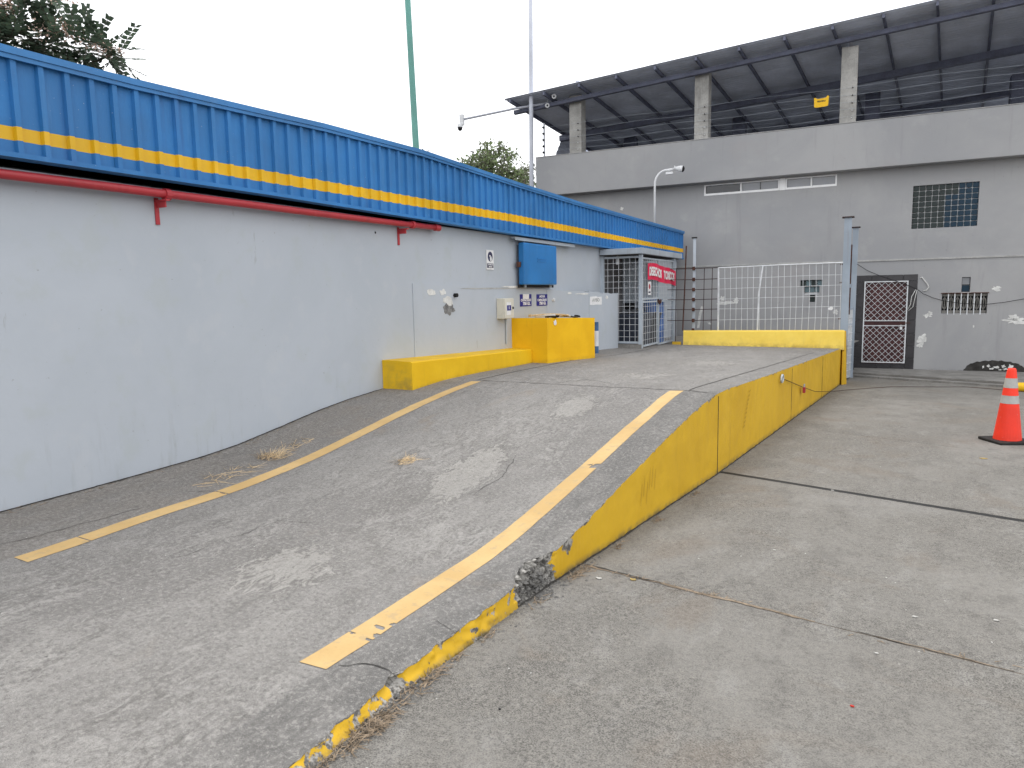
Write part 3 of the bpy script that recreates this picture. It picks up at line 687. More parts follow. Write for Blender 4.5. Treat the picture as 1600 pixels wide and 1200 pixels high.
# fire-hose like stand behind the amber block
o = empty('painted_bollard', W(9.7, .25, .49), 'small blue and white post standing just beyond the amber block', 'post')
bx, by = -4.49, 12.35; bz = zs(bx, by)
for nm, a, b, mt in (('lower_band', 0, .14, 'dullblue'), ('shaft', .1402, .42, 'white'), ('upper_band', .4202, .58, 'dullblue')):
    mb = MB(); mb.lathe((bx, by, bz-.01), [(.045, a), (.045, b)], 14); mb.build(nm, mt, o, smooth=False)

# low kerb along the wall and amber block
def kerb_att(mb, dz=.05, wn_=.02):
    zmin = {}
    mb.att = dict(worn=[wn_]*len(mb.v), dirt=[0.]*len(mb.v))
kb = MB(); N = 24; cur = []
for i in range(N+1):
    y = 6.77+(10.02-6.77)*i/N; zt = .85-(.85-.748)*i/N
    cur.append((y, zt))
dv = []
for (y, zt) in cur:
    xa = xl(y)+.004; xb = -4.70
    kb.v += [Vector((xa, y, zs(xa, y)-.03)), Vector((xa, y, zt+.012)), Vector((xb-.012, y, zt)), Vector((xb, y, zt-.012)), Vector((xb+.002, y, zs(xb, y)+.035)), Vector((xb+.004*noise.noise(Vector((y*3, 0, 0))), y, zs(xb, y)-.03))]
    dv += [.1, .15, .05, .0, .04, .6]
for i in range(N):
    for j in range(5): a = i*6+j; kb.face((a, a+1, a+7, a+6))
kb.face((0, 1, 2, 3, 4, 5)); a = N*6; kb.face((a+5, a+4, a+3, a+2, a+1, a))
kb.att = dict(worn=[.04]*len(kb.v), dirt=dv)
kerb = kb.build('yellow_kerb', 'yellowkerb', label='low yellow concrete kerb along the grey wall at the ramp top', cat='kerb')
bk = MB(); bx0 = [(-5.05, 10.03), (-4.44, 10.03), (-4.14, 11.32), (-5.03, 11.32)]
NL = 8; dv = []; pts = []
for (a, b) in zip(bx0, bx0[1:]+bx0[:1]):
    for i in range(6): pts.append((a[0]+(b[0]-a[0])*i/6, a[1]+(b[1]-a[1])*i/6))
for j in range(NL+1):
    for x, y in pts:
        zb = zs(x, y)-.02; zt = 1.228-.035*(y-10.03); t = j/NL; bk.v.append(Vector((x+.006*noise.noise(Vector((x*2, y*2, t*2))), y, zb+(zt-zb)*t))); dv.append(.4 if j == 0 else 0)
n = len(pts)
for j in range(NL):
    for i in range(n): bk.face((j*n+i, j*n+(i+1) % n, (j+1)*n+(i+1) % n, (j+1)*n+i))
bk.face(range(NL*n, NL*n+n)); bk.att = dict(worn=[.02]*len(bk.v), dirt=dv)
block = bk.build('concrete_block', 'yellowblock', label='tall amber painted concrete block against the grey wall', cat='block')
mb = MB(); mb.slab(blob(0, 0, .035, .04, 14, .25, 2), lambda u, d, z: Vector((-4.40+u*.25+d, 10.22+u, 1.15+z)), .012, .016); mb.build('sticker', 'paper', block)
# cables and hoses lying on the block
for k, (mt, lab, nm) in enumerate((('black', 'black cable coiled on top of the amber block', 'cable'), ('cablewhite', 'pale rope tangled on top of the amber block', 'rope'), ('straw', 'straw coloured cord lying on the amber block', 'cord'))):
    mb = MB(); rr = random.Random(k+3); path = []; x, y = -4.55, 10.2
    for i in range(46):
        t = i/45; path.append((-4.58+.22*math.sin(t*9+k*2)+.05*rr.random(), 10.12+1.0*t+.14*math.cos(t*13+k), 1.235-.035*(t)+.022*abs(math.sin(t*11+k))+.012*k))
    mb.tube(path, .013, 6); mb.build(nm, mt, label=lab, cat=nm, smooth=True)

# ------------------------------------------------------------------ back building
bb = empty('back_building', B(-3, -3, -.55), 'large dark grey building with open roof terrace behind the yard', 'building')
def holed(F, u0, u1, z0, z1, holes, dep):
    us = sorted({u0, u1}|{h[0] for h in holes}|{h[1] for h in holes}); zs_ = sorted({z0, z1}|{h[2] for h in holes}|{h[3] for h in holes}); mb = MB()
    inh = lambda u, z: any(h[0] < u < h[1] and h[2] < z < h[3] for h in holes)
    for a, b in zip(us[:-1], us[1:]):
        for c, d in zip(zs_[:-1], zs_[1:]):
            if not inh((a+b)/2, (c+d)/2): mb.quad(F(a, 0, c), F(b, 0, c), F(b, 0, d), F(a, 0, d))
    for a, b, c, d in holes:
        mb.quad(F(a, 0, c), F(b, 0, c), F(b, -dep, c), F(a, -dep, c)); mb.quad(F(a, 0, d), F(b, 0, d), F(b, -dep, d), F(a, -dep, d))
        mb.quad(F(a, 0, c), F(a, 0, d), F(a, -dep, d), F(a, -dep, c)); mb.quad(F(b, 0, c), F(b, 0, d), F(b, -dep, d), F(b, -dep, c))
    return mb
HO = [(-4.25, -2.30, 4.18, 4.46), (-2.16, -.93, 4.18, 4.46), (.78, 2.15, 3.0, 4.03), (-.365, .96, -.6, 1.88), (1.51, 2.45, .93, 1.41), (1.905, 2.085, 1.44, 1.80), (-1.72, -1.18, 1.66, 1.82), (-1.62, -1.25, 1.44, 1.655), (-1.49, -1.35, 1.24, 1.435)]
holed(B, -9.0, 22, -.75, 4.6, HO, .16).build('wall', 'bld', bb, recalc=False)
mb = MB(); mb.quad(B(-9.0, 0, -.75), B(-9.0, -12, -.75), B(-9.0, -12, 4.6), B(-9.0, 0, 4.6)); mb.quad(B(22, 0, -.75), B(22, -12, -.75), B(22, -12, 4.6), B(22, 0, 4.6)); mb.quad(B(-9, -12, -.75), B(22, -12, -.75), B(22, -12, 4.6), B(-9, -12, 4.6)); mb.build('side_wall', 'bld', bb, recalc=False)
mb = MB(); mb.box(-9.15, 22, .0, .35, 4.50, 5.62, B, bev=.012); mb.box(-9.15, -8.95, -12, -.002, 4.50, 5.62, B); mb.build('parapet', 'bld', bb)
mb = MB(); mb.box(-9.16, 22, -.02, .362, 5.6205, 5.635, B); mb.build('parapet_coping', 'band', bb)
mb = MB(); mb.box(-8.95, 22, -12, -.005, 4.62, 4.78, B); mb.build('terrace_floor', 'terrace', bb)  # unseen floor slab, kept pale to bounce light onto the roof underside
mb = MB(); mb.box(-9.0, -.37, .0, .025, 2.25, 2.29, B); mb.box(-.365, 22, .0, .025, 2.245, 2.285, B); mb.build('band_course', 'band', bb)
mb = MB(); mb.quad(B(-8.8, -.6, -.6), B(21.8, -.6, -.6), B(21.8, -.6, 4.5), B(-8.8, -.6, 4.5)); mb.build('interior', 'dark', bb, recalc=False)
# strip windows
for a, b, panes in ((-4.25, -2.30, ((-4.25, -3.28, 'glassdark'), (-3.28, -2.30, 'glass'))), (-2.16, -.93, ((-2.16, -1.53, 'glass'), (-1.53, -.93, 'glass')))):
    mb = MB(); t = .036
    mb.box(a, b, -.10, .006, 4.175, 4.18+t+.012, B); mb.box(a, b, -.10, .004, 4.46-t*.6, 4.462, B)
    for u in (a+t/2, (panes[0][1]), b-t/2): mb.box(u-t/2, u+t/2, -.10, .003, 4.18+t+.013, 4.46-t*.6-.001, B)
    wv = mb.build('strip_window', 'framewhite', bb)
    for p0, p1, mt in panes:
        mb = MB(); mb.box(p0+t*.6, p1-t*.6, -.085, -.07, 4.2, 4.45, B); mb.build('pane', mt, wv)
    if panes[0][2] == 'glassdark': mb = MB(); mb.box(-2.80, -2.775, -.069, -.05, 4.222, 4.43, B); mb.build('mullion', 'glassdark', wv)
mb = MB(); mb.box(-2.295, -2.165, .003, .012, 4.17, 4.47, B); mb.build('window_infill', 'framewhite', bb)
# glass block window
gw = MB(); gw.box(.78, 2.15, -.12, -.07, 3.0, 4.03, B); gwin = gw.build('glass_block_window', 'white', bb)
nx, nz = 10, 8; cw, ch = 1.37/nx, 1.03/nz; proto = {}
for i in range(nx):
    for j in range(nz):
        mt = 'blockblue' if (i >= 5 and j < 6) or (i >= 7) else 'block'
        if mt not in proto:
            mb = MB(); g_ = .007; mb.box(.78+g_, .78+cw-g_, -.069, -.035, 3.0+g_, 3.0+ch-g_, B, bev=.012); proto[mt] = (mb.build('glass_block', mt, gwin), i, j)
            o0, i0, j0 = proto[mt]
            o0.location = Vector((bd.x*cw*i, bd.y*cw*i, ch*j)); o0['_i'] = 0; del o0['_i']
        else:
            o0, i0, j0 = proto[mt]; share(o0, gwin, (bd.x*cw*(i-i0), bd.y*cw*(i-i0), ch*(j-j0)))
# doorway: tiled surround, wooden door, lattice gate
dw = MB(); dw.box(-.365, .96, -.155, -.05, -.6, 1.88, B); door = dw.build('doorway', 'dark', bb)
def tile(u0, u1, z0, z1, d=.012):
    mb = MB(); mb.box(u0+.003, u1-.003, -.05, d, z0+.003, z1-.003, B, bev=.004); mb.build('tile', 'tile', door)
zc = [-.52, -.2, .12, .44, .77, 1.10, 1.42, 1.735]
for a, b in zip(zc[:-1], zc[1:]): tile(-.40, -.205, a, b); tile(.785, .98, a, b)
for a, b in ((-.40, -.04), (-.04, .32), (.32, .66), (.66, .98)): tile(a, b, 1.735, 1.90)
for a, b in ((-.205, .14), (.14, .48), (.48, .785)): tile(a, b, -.52, -.34)
mb = MB(); mb.box(-.2, .78, -.049, -.02, -.336, 1.73, B); leaf = mb.build('door_leaf', 'maroon', door)
for a, b, c, d in ((-.1, .68, .85, 1.65), (-.1, .68, -.25, .5), (-.1, .68, .58, .78)):
    mb = MB(); mb.box(a, b, -.0195, -.008, c, d, B, bev=.01); mb.build('door_panel', 'maroon', leaf)
mb = MB(); r = .009
fr = [(-.19, -.30), (.765, -.30), (.765, 1.735), (-.19, 1.735)]
for a, b, c, d in ((-.2, -.172, -.31, 1.745), (.75, .778, -.31, 1.745)): mb.box(a, b, .02, .045, c, d, B)
for z0, z1 in ((-.31, -.285), (.62, .64), (.745, .765), (1.72, 1.745)): mb.box(-.171, .749, .021, .044, z0, z1, B)
gate = mb.build('gate', 'wire', door)
mb = MB()
def lat(u0, u1, z0, z1, st=.15, k=1.03):
    for sgn in (1, -1):
        c = -4.
        while c < 4:
            # line z = z0 + k*sgn*(u-u0) + c
            pts = []
            for u in (u0, u1):
                z = z0+k*sgn*(u-u0)+c
                if z0 <= z <= z1: pts.append((u, z))
            for z in (z0, z1):
                u = u0+(z-z0-c)/(k*sgn)
                if u0 < u < u1: pts.append((u, z))
            if len(pts) >= 2 and abs(pts[0][0]-pts[1][0]) > .01:
                a, b = pts[0], pts[1]; dd = .031+.004*sgn; mb.tube([B(a[0], dd, a[1]), B(b[0], dd, b[1])], .0048, 4)
            c += st
lat(-.172, .75, -.285, .62); lat(-.172, .75, .765, 1.72)
mb.build('lattice', 'wire', gate)
mb = MB(); mb.box(.63, .69, .045, .07, .53, .60, B, bev=.008); mb.tube([B(.64, .057, .60), B(.645, .057, .65), B(.675, .057, .65), B(.68, .057, .60)], .006, 6); mb.build('padlock', 'white', gate)
mb = MB(); mb.box(.62, .86, .046, .06, .69, .71, B); mb.build('bolt', 'rust', gate)
# small barred opening with pierced blocks
mb = MB(); mb.box(1.51, 2.45, -.15, -.12, .93, 1.41, B); bw = mb.build('barred_opening', 'dark', bb)
for i in range(7):
    u = 1.51+.94*(i+.5)/7; mb = MB(); n = 18; ring = [B(u+.048*math.cos(a*2*math.pi/n), -.09, 1.17+.13*math.sin(a*2*math.pi/n)) for a in range(n+1)]
    mb.tube(ring, .014, 6, cap=False); mb.box(u-.055, u+.055, -.118, -.06, .935, 1.0, B); mb.box(u-.055, u+.055, -.118, -.06, 1.345, 1.40, B); mb.tube([B(u, -.09, 1.0), B(u, -.09, 1.345)], .012, 6)
    mb.build('pierced_block', 'walk', bw)
for i in range(1, 7):
    u = 1.51+.94*i/7; mb = MB(); mb.box(u-.011, u+.011, -.03, .006, .90, 1.42, B); mb.build('bar', 'wire', bw)
mb = MB(); mb.box(1.49, 2.47, -.02, .02, 1.411, 1.43, B); mb.build('lintel', 'rust', bw)
mb = MB(); mb.box(1.905, 2.085, -.13, -.08, 1.44, 1.80, B); sw = mb.build('small_window', 'glassdark', bb)
mb = MB(); mb.box(1.92, 2.07, -.079, -.07, 1.625, 1.78, B); mb.build('pane', 'glass', sw)
mb = MB(); mb.box(1.92, 2.07, -.079, -.07, 1.455, 1.60, B); mb.build('pane', 'blockblue', sw)
mb = MB(); mb.box(1.90, 2.09, -.03, .015, 1.418, 1.438, B); mb.build('sill', 'white', sw)
mb = MB(); mb.box(-1.72, -1.18, -.14, -.10, 1.24, 1.82, B); tw = mb.build('stepped_window', 'white', bb)
for i in range(4): mb = MB(); u = -1.72+.135*i; mb.box(u+.006, u+.129, -.099, -.06, 1.667, 1.814, B, bev=.01); mb.build('glass_block', 'tealblock' if i % 2 else 'block', tw)
for i in range(3): mb = MB(); u = -1.62+.123*i; mb.box(u+.006, u+.117, -.099, -.06, 1.50, 1.648, B, bev=.01); mb.build('glass_block', 'tealblock', tw)
mb = MB(); mb.box(-1.485, -1.355, -.099, -.06, 1.246, 1.43, B, bev=.01); mb.build('glass_block', 'block', tw)
# peeled plaster on the facade
for i, (u, z, a, b) in enumerate(((1.22, .88, .075, .05), (1.28, .93, .05, .035), (1.13, .30, .09, .13), (1.10, .14, .06, .06), (3.03, .74, .19, .07), (2.98, .82, .1, .06), (2.62, 1.52, .09, .055), (-3.62, 1.25, .22, .05), (-3.35, 1.3, .06, .07), (-3.72, 1.38, .06, .06), (-.85, .98, .06, .05), (-4.05, .68, .05, .03), (2.2, .62, .015, .03), (3.0, -.34, .05, .05), (2.72, -.36, .06, .025), (2.55, -.33, .03, .03), (2.62, -.40, .05, .02), (2.85, -.33, .035, .03), (2.9, -.40, .06, .02), (2.45, -.36, .02, .03), (2.78, -.42, .03, .015), (-6.6, 4.0, .05, .04), (-7.0, 5.1, .02, .03), (-5.0, 5.0, .015, .05))):
    patchw(u, z, a, b, 'plaster', 'peeled_patch', .008 if -.5 < z < -.2 else .002, 20+i, B, bb, 24, .6)
mb = MB(); mb.slab([(-4.4, .55), (-4.33, .55), (-4.29, .9), (-4.22, 1.15), (-4.29, 1.17), (-4.36, .9)], B, .002, .005); mb.build('peeled_patch', 'plaster', bb)
mb = MB(); mb.slab([(2.0, -.56)]+[(2.68-.62*math.cos(a*math.pi/30)*(1+.02*math.sin(a*1.7)), -.50+.30*math.sin(a*math.pi/30)**.7+.012*math.sin(a*2.3)) for a in range(1, 28)]+[(3.5, -.40), (4.6, -.42), (4.9, -.56)], B, .002, .005); mb.build('soot_patch', 'stain', bb)
# terrace columns
for u, zt in ((-7.91, 7.26), (-4.30, 7.43), (-.73, 7.44), (3.35, 7.7), (6.9, 7.9)):
    mb = MB(); mb.box(u-.185, u+.185, -.1, .28, 5.636, zt, B, bev=.015); co = mb.build('column', 'column', bb)
    mb = MB(); mb.box(u-.04, u+.04, .02, .12, zt+.001, zt+.45, B); mb.build('steel_stub', 'greypole', co)
    for k in range(5):
        mb = MB(); z = 5.74+.18*k; mb.lathe(B(u+.09, .281, z), [(.014, 0), (.014, .03), (.008, .05)], 8, ax=Vector((bn.x, bn.y, 0))); mb.build('insulator', 'black' if k > 1 else 'white', co)
for u in (-7.6, -4.0, -.2, 3.4):
    mb = MB(); mb.box(u-.2, u+.2, -4.4, -4.0, 4.785, 7.3, B); mb.build('inner_column', 'rafter', bb)
# roof: high at the front edge, falling to the back
F0 = Vector((-9.85, 19.34, 7.25)); fx = Vector((1, .006, .0642)); rd = Vector((.091, 1, -.106)); rn = fx.cross(rd).normalized()
def RF(a, t, n): return F0+fx*a+rd*t+rn*n
mb = MB(); mb.box(0, 26, .54, .64, -.27, -.16, RF); roof = mb.build('roof_frame', 'rafter', bb)
for t in (3.2, 6.4, 9.6):
    mb = MB(); mb.box(0.1, 26, t, t+.14, -.34, -.165, RF); mb.build('purlin', 'rafter', roof)
a = .18
while a < 25:
    mb = MB(); mb.box(a-.028, a+.028, .03, 11.4, -.125, -.03, RF); mb.build('rafter', 'rafter', roof); a += 1.07
mb = MB(); n = 60; L = 4.28; tw_ = 1.02; prof = []
for i in range(n+1):
    t = tw_*i/n; prof.append((t, .016*math.sin(t/.085*2*math.pi/1.6)))
for t, h in prof: mb.v += [RF(0, t, h), RF(L, t, h)]
for i in range(n): mb.face((2*i, 2*i+1, 2*i+3, 2*i+2))
sh = mb.build('roof_sheet', 'roof', roof, recalc=False)
for i in range(6):
    for j in range(12):
        if i+j: share(sh, roof, fx*(L-.04)*i+rd*.95*j+rn*(.004*(i % 2)+.008*(j % 2)))
mb = MB(); n = 40      # side cladding hanging below the roof's left end
for i in range(n+1):
    k = i/n; z = 6.86-(6.86-4.8)*k; h = .012*math.sin(i*1.9)
    mb.v += [Vector((-9.5+h, 23.0-.9*(k*2.06), z)), Vector((-9.3+h, 30, z-.4))]
for i in range(n): mb.face((2*i, 2*i+1, 2*i+3, 2*i+2))
mb.build('side_cladding', 'roof', roof, recalc=False)

# electric fence on the terrace
ef = empty('electric_fence', B(-3, .2, 5.64), 'thin electric fence wires strung above the terrace parapet', 'fence')
for k in range(5):
    z = 5.765+.18*k; mb = MB(); pts = []
    for i in range(41):
        u = -9.0+17*i/40; pts.append(B(u, .30, z+.02*math.sin(i*.7+k)))
    mb.tube(pts, .0024, 4); mb.build('wire', 'galv', ef)
mb = MB(); mb.tube([B(-8.93, .2, 5.636), B(-8.93, .2, 6.62)], .025, 8); mb.build('end_post', 'greypole', ef)
for k in range(5):
    mb = MB(); mb.lathe(B(-8.93, .22, 5.765+.18*k), [(.02, 0), (.035, .02), (.03, .07), (.012, .09)], 8, ax=Vector((bn.x, bn.y, 0))); mb.build('insulator', 'black', ef)
es = MB(); es.slab([(-1.50, 6.10), (-1.46, 6.085), (-1.22, 6.09), (-1.18, 6.11), (-1.165, 6.33), (-1.20, 6.35), (-1.24, 6.30), (-1.43, 6.285), (-1.47, 6.32), (-1.51, 6.32)], B, .31, .316)
eo = empty('warning_sign', B(-1.34, .31, 6.09), 'small yellow notched warning sign hanging on the electric fence', 'sign'); es.build('plate', 'electric', eo)
text('PELIGRO', .055, B, -1.34, 6.225, .317, 'black', eo, .9)

# cctv cameras
def dome(name, c, label, arm):
    o = empty(name, c, label, 'camera'); c = Vector(c)
    mb = MB(); mb.tube(arm, .032, 8); mb.build('arm', 'greypole', o, smooth=True)
    mb = MB(); mb.lathe(c, [(.03, .12), (.075, .10), (.085, .02), (.08, 0)], 14); mb.build('housing', 'white', o)
    mb = MB(); mb.lathe(c, [(.075, -.002), (.07, -.04), (.045, -.085), (.01, -.1)], 14); mb.build('lens_dome', 'black', o)
    return o
e1 = Vector((-11.0, 18.87, 6.72))
o = dome('dome_camera', e1+Vector((-.06, -.02, -.22)), 'dome security camera at the end of a long arm under the roof corner', [e1, Vector((-9.59, 19.56, 7.0)), Vector((-7.9, 20.3, 7.22))])
mb = MB(); mb.box(-.06, .06, -.05, .05, -.16, .14, lambda a, b, c: e1+Vector((a, b, c))); mb.build('junction_box', 'white', o)
for p, lab, dr in ((Vector((-8.72, 19.9, 7.05)), 'small white bullet camera under the roof corner, lower of two', Vector((.5, -1, -.3))), (Vector((-8.45, 19.85, 7.24)), 'small white bullet camera under the roof edge beside the first column', Vector((.3, -1, -.2)))):
    o = empty('bullet_camera', p, lab, 'camera', 'bullet cameras under the roof'); mb = MB(); dr.normalize(); mb.lathe(p, [(.06, 0), (.07, .14), (.065, .22)], 10, ax=dr); mb.build('housing', 'white', o)
    mb = MB(); mb.lathe(p+dr*.221, [(.028, 0), (.02, .01)], 10, ax=dr); mb.build('lens', 'black', o)
    mb = MB(); mb.tube([p, p+Vector((-.02, .1, .16))], .02, 6); mb.build('bracket', 'white', o)
o = empty('gooseneck_camera', (-5.30, 19.17, 3.08), 'security camera on a curved white pole rising behind the blue fascia', 'camera')
pth = [(-5.30, 19.17, 3.08), (-5.30, 19.17, 4.4)]+[(-5.30+.3*(1-math.cos(a*math.pi/16)), 19.17+.09*(1-math.cos(a*math.pi/16)), 4.42+.36*math.sin(a*math.pi/16)) for a in range(1, 9)]+[(-4.82, 19.31, 4.805)]
mb = MB(); mb.tube(pth, .028, 8); mb.build('pole', 'white', o, smooth=True)
dr = Vector((1, .1, -.18)).normalized(); p = Vector((-4.82, 19.31, 4.82)); mb = MB(); mb.lathe(p, [(.07, 0), (.04, .03), (.06, .08), (.085, .16), (.085, .22)], 12, ax=dr); mb.build('housing', 'white', o)
mb = MB(); mb.lathe(p+dr*.221, [(.08, 0), (.07, .03), (.03, .05)], 12, ax=dr); mb.build('lens_dome', 'black', o)
mb = MB(); mb.box(-5.02, -4.84, 19.2, 19.3, 4.66, 4.72); mb.build('junction_box', 'white', o)
# tall poles
mb = MB(); mb.tube([(-9.20, 13.85, -.4), (-9.27, 13.83, 4.9), (-9.34, 13.8, 8.3), (-9.39, 13.78, 10.5)], [.075, .072, .064, .06], 12)
mb.build('green_pole', 'greenpole', label='tall sea green pole leaning slightly behind the blue fascia', cat='pole', smooth=True)
mb = MB(); mb.tube([(-9.12, 19.55, -.5), (-9.09, 19.55, 5), (-9.02, 19.57, 12)], .062, 12)
mb.build('grey_pole', 'greypole', label='tall thin light grey pole in front of the roof corner', cat='pole', smooth=True)

# ------------------------------------------------------------------ waste cage
cg = empty('waste_cage', (-4.5, 15.2, .45), 'grey steel mesh cage with a flat roof at the end of the wall', 'cage')
def CX(s_, d, z): return W(s_, d, z)
cs0, cs1, cd1 = 11.42, 13.9, .84            # along wall, outwards
def cz(s_, d): p = W(s_, d, 0); return zs(p.x, p.y)
mb = MB(); mb.box(11.30, 14.35, .01, cd1+.07, 2.345, 2.46, W, bev=.01); mb.build('roof', 'galv', cg)
mb = MB(); mb.box(11.3, 14.3, .02, cd1, 2.33, 2.343, W); mb.build('roof_soffit', 'soffit', cg)
for s_, d in ((cs0, .03), (cs0, cd1), (13.85, cd1)):
    mb = MB(); mb.box(s_-.035, s_+.035, d-.035, d+.035, cz(s_, d)-.02, 2.33, W); mb.build('post', 'galv', cg)
mb = MB(); mb.box(cs0-.05, cs0+.08, .06, cd1+.03, .40, cz(cs0, .4)+.075, W); mb.build('plinth', 'walk', cg)
mb = MB(); z0 = cz(cs0, .4)+.10
mb.box(cs0-.02, cs0+.02, .07, cd1-.04, z0-.01, z0+.03, W); mb.box(cs0-.02, cs0+.02, .07, cd1-.04, 2.27, 2.31, W); mb.build('side_rail', 'galv', cg)
mb = MB()
for i in range(1, 7): d = .03+(cd1-.03)*i/7; mb.tube([W(cs0, d, z0), W(cs0, d, 2.3)], .0045, 4)
for i in range(1, 14): z = z0+(2.3-z0)*i/14; mb.tube([W(cs0+.008, .06, z), W(cs0+.008, cd1-.03, z)], .0045, 4)
mb.build('wire_mesh', 'wire', cg)
# two door leaves in the long face
sm_ = 12.62
for a, b in ((cs0+.06, sm_-.01), (sm_+.01, 13.79)):
    mb = MB(); zb0 = cz((a+b)/2, cd1)+.03
    for s_ in (a, b): mb.box(s_-.02, s_+.02, cd1-.02, cd1+.02, zb0, 2.28, W)
    for z in (zb0, 1.375, 1.44, 2.25): mb.box(a+.021, b-.021, cd1-.019, cd1+.019, z, z+.032, W)
    dl = mb.build('door', 'galv', cg); mb = MB()
    for i in range(1, 9): s_ = a+(b-a)*i/9; mb.tube([W(s_, cd1+.005, zb0+.03), W(s_, cd1+.005, 2.25)], .004, 4)
    for i in range(1, 13): z = zb0+(2.25-zb0)*i/13; mb.tube([W(a+.02, cd1+.012, z), W(b-.02, cd1+.012, z)], .004, 4)
    mb.build('wire_mesh', 'wire', dl)
mb = MB(); mb.tube([W(sm_-.12, cd1+.03, 1.40), W(sm_-.04, cd1+.05, 1.33), W(sm_+.05, cd1+.05, 1.42), W(sm_+.12, cd1+.03, 1.38), W(sm_, cd1+.06, 1.36), W(sm_-.08, cd1+.03, 1.43)], .016, 6); mb.build('chain', 'rust', cg)
mb = MB(); mb.lathe(W(cs0+.15, .3, 2.16), [(.03, 0), (.04, .05), (.03, .14), (.015, .17)], 10); mb.build('lamp', 'white', cg)
mb = MB(); mb.box(11.47, 12.72, .002, .012, .46, 2.32, W); mb.build('dark_back_panel', 'cage_dark', cg)  # dark panel added so the cage interior's shade sits in its colour
# things inside the cage
cb = empty('metal_cabinet', W(13, .1, 1.3), 'pale grey ribbed metal cabinet hung on the wall inside the cage', 'cabinet')
mb = MB(); mb.box(12.75, 14.6, .01, .30, 1.36, 2.26, W); mb.build('body', 'galv', cb)
for i in range(8): mb = MB(); s_ = 12.85+i*.22; mb.box(s_, s_+.03, .301, .33, 1.38, 2.24, W); mb.build('rib', 'galv', cb)
mb = MB(); mb.box(12.76, 14.59, .05, .28, 1.22, 1.355, W); mb.build('louvre', 'dark', cb)
for i in range(12): mb = MB(); s_ = 12.8+i*.15; mb.box(s_, s_+.05, .281, .30, 1.24, 1.355, W); mb.build('slat', 'galv', cb)
for a, b, mt, lab in ((11.6, 12.55, 'bin', 'navy grey waste container behind the cage side mesh'), (12.66, 13.2, 'dark', 'dark waste container behind the first cage door')):
    o = empty('waste_bin', W((a+b)/2, .4, cz((a+b)/2, .4)), lab, 'bin', 'bins in the cage'); zb0 = cz((a+b)/2, .4)
    mb = MB(); mb.hexa([W(a+.06, .12, zb0), W(b-.06, .12, zb0), W(b-.06, .68, zb0), W(a+.06, .68, zb0), W(a, .06, 1.08), W(b, .06, 1.08), W(b, .74, 1.08), W(a, .74, 1.08)]); mb.build('body', mt, o)
    mb = MB(); mb.box(a-.02, b+.02, .04, .77, 1.081, 1.14, W, bev=.02); mb.build('lid', mt, o)
    mb = MB(); mb.box(a+.2, b-.2, .745, .765, .93, .98, W); mb.build('handle', mt, o)
o = empty('blue_drum', W(13.45, .5, cz(13.4, .5)), 'tall blue plastic drum behind the second cage door', 'drum'); p = W(13.47, .5, cz(13.4, .5))
mb = MB(); mb.lathe(p, [(.21, 0), (.23, .03), (.23, .30), (.24, .32), (.23, .34), (.23, .62), (.24, .64), (.23, .66), (.23, .92), (.21, .96)], 20); mb.build('body', 'drum', o, smooth=True)
mb = MB(); mb.lathe(p, [(.215, .961), (.215, 1.0), (.10, 1.01)], 20); mb.build('lid', 'drum', o)
# banner and notice on the cage doors
bo = empty('banner', W(12.8, cd1+.05, 1.75), 'red vinyl banner with white capitals hung across the cage doors', 'banner')
def bz(s_): t = (s_-11.72)/2.1; return -.02*t-.11*t*t+.015*math.sin(t*9)
mb = MB(); n = 30
for i in range(n+1):
    s_ = 11.72+2.1*i/n; d = cd1+.05+.012*math.sin(i*.9); mb.v += [W(s_, d, 1.835+bz(s_)), W(s_, d, 2.165+bz(s_)+.02*math.sin(i/n*3.1))]
for i in range(n): mb.face((2*i, 2*i+2, 2*i+3, 2*i+1))
mb.build('sheet', 'banner', bo, recalc=False)
text('DESECHOS', .235, W, 12.21, 1.995, cd1+.068, 'paper', bo, .76, zfun=bz, name='lettering'); text('TOXICOS', .235, W, 13.25, 2.0, cd1+.068, 'paper', bo, .84, zfun=bz, name='lettering')
o = empty('door_notice', W(11.9, cd1+.03, 1.55), 'narrow white notice hanging below the red banner', 'notice')
mb = MB(); mb.box(11.79, 12.0, cd1+.03, cd1+.034, 1.53, 1.80, W); mb.build('sheet', 'paper', o)
mb = MB(); mb.lathe(W(11.895, cd1+.0345, 1.70), [(.055, 0), (.055, .001)], 16, ax=Vector((wn.x, wn.y, 0))); mb.build('symbol', 'red', o)
text('RIESGO', .045, W, 11.895, 1.585, cd1+.036, 'navy', o, .9)

# ------------------------------------------------------------------ barrier and mesh fence at the ramp end
br = MB(); n = 30; dv = []; L = (P1-P0).length
for i in range(n+1):
    u = L*i/n; zb = min(zs(*K(u, 0, 0).xy), zs(*K(u, .2, 0).xy)); zt = .725-.012*u/L
    for d, z, q in ((-.045, zb-.02, .7), (-.03, zb+.1, .1), (-.012, zt-.02, 0), (.0, zt, 0.1), (.2, zt, .3), (.2, zb-.6, .6)):
        br.v.append(K(u, d+.004*noise.noise(Vector((u*3, z*3, 0))), z)); dv.append(q)
for i in range(n):
    for j in range(5): a = i*6+j; br.face((a, a+1, a+7, a+6))
br.face(range(6)); br.face(range(n*6, n*6+6)); br.att = dict(worn=[.03]*len(br.v), dirt=dv)
barrier = br.build('end_barrier', 'yellowlit', label='low yellow concrete barrier across the end of the ramp', cat='barrier')
mb = MB(); mb.box(-.24, -.05, -.02, .18, .36, .475, K, bev=.01); mb.att = dict(worn=[.03]*len(mb.v), dirt=[.2]*len(mb.v))
mb.build('barrier_stub', 'yellow', barrier)
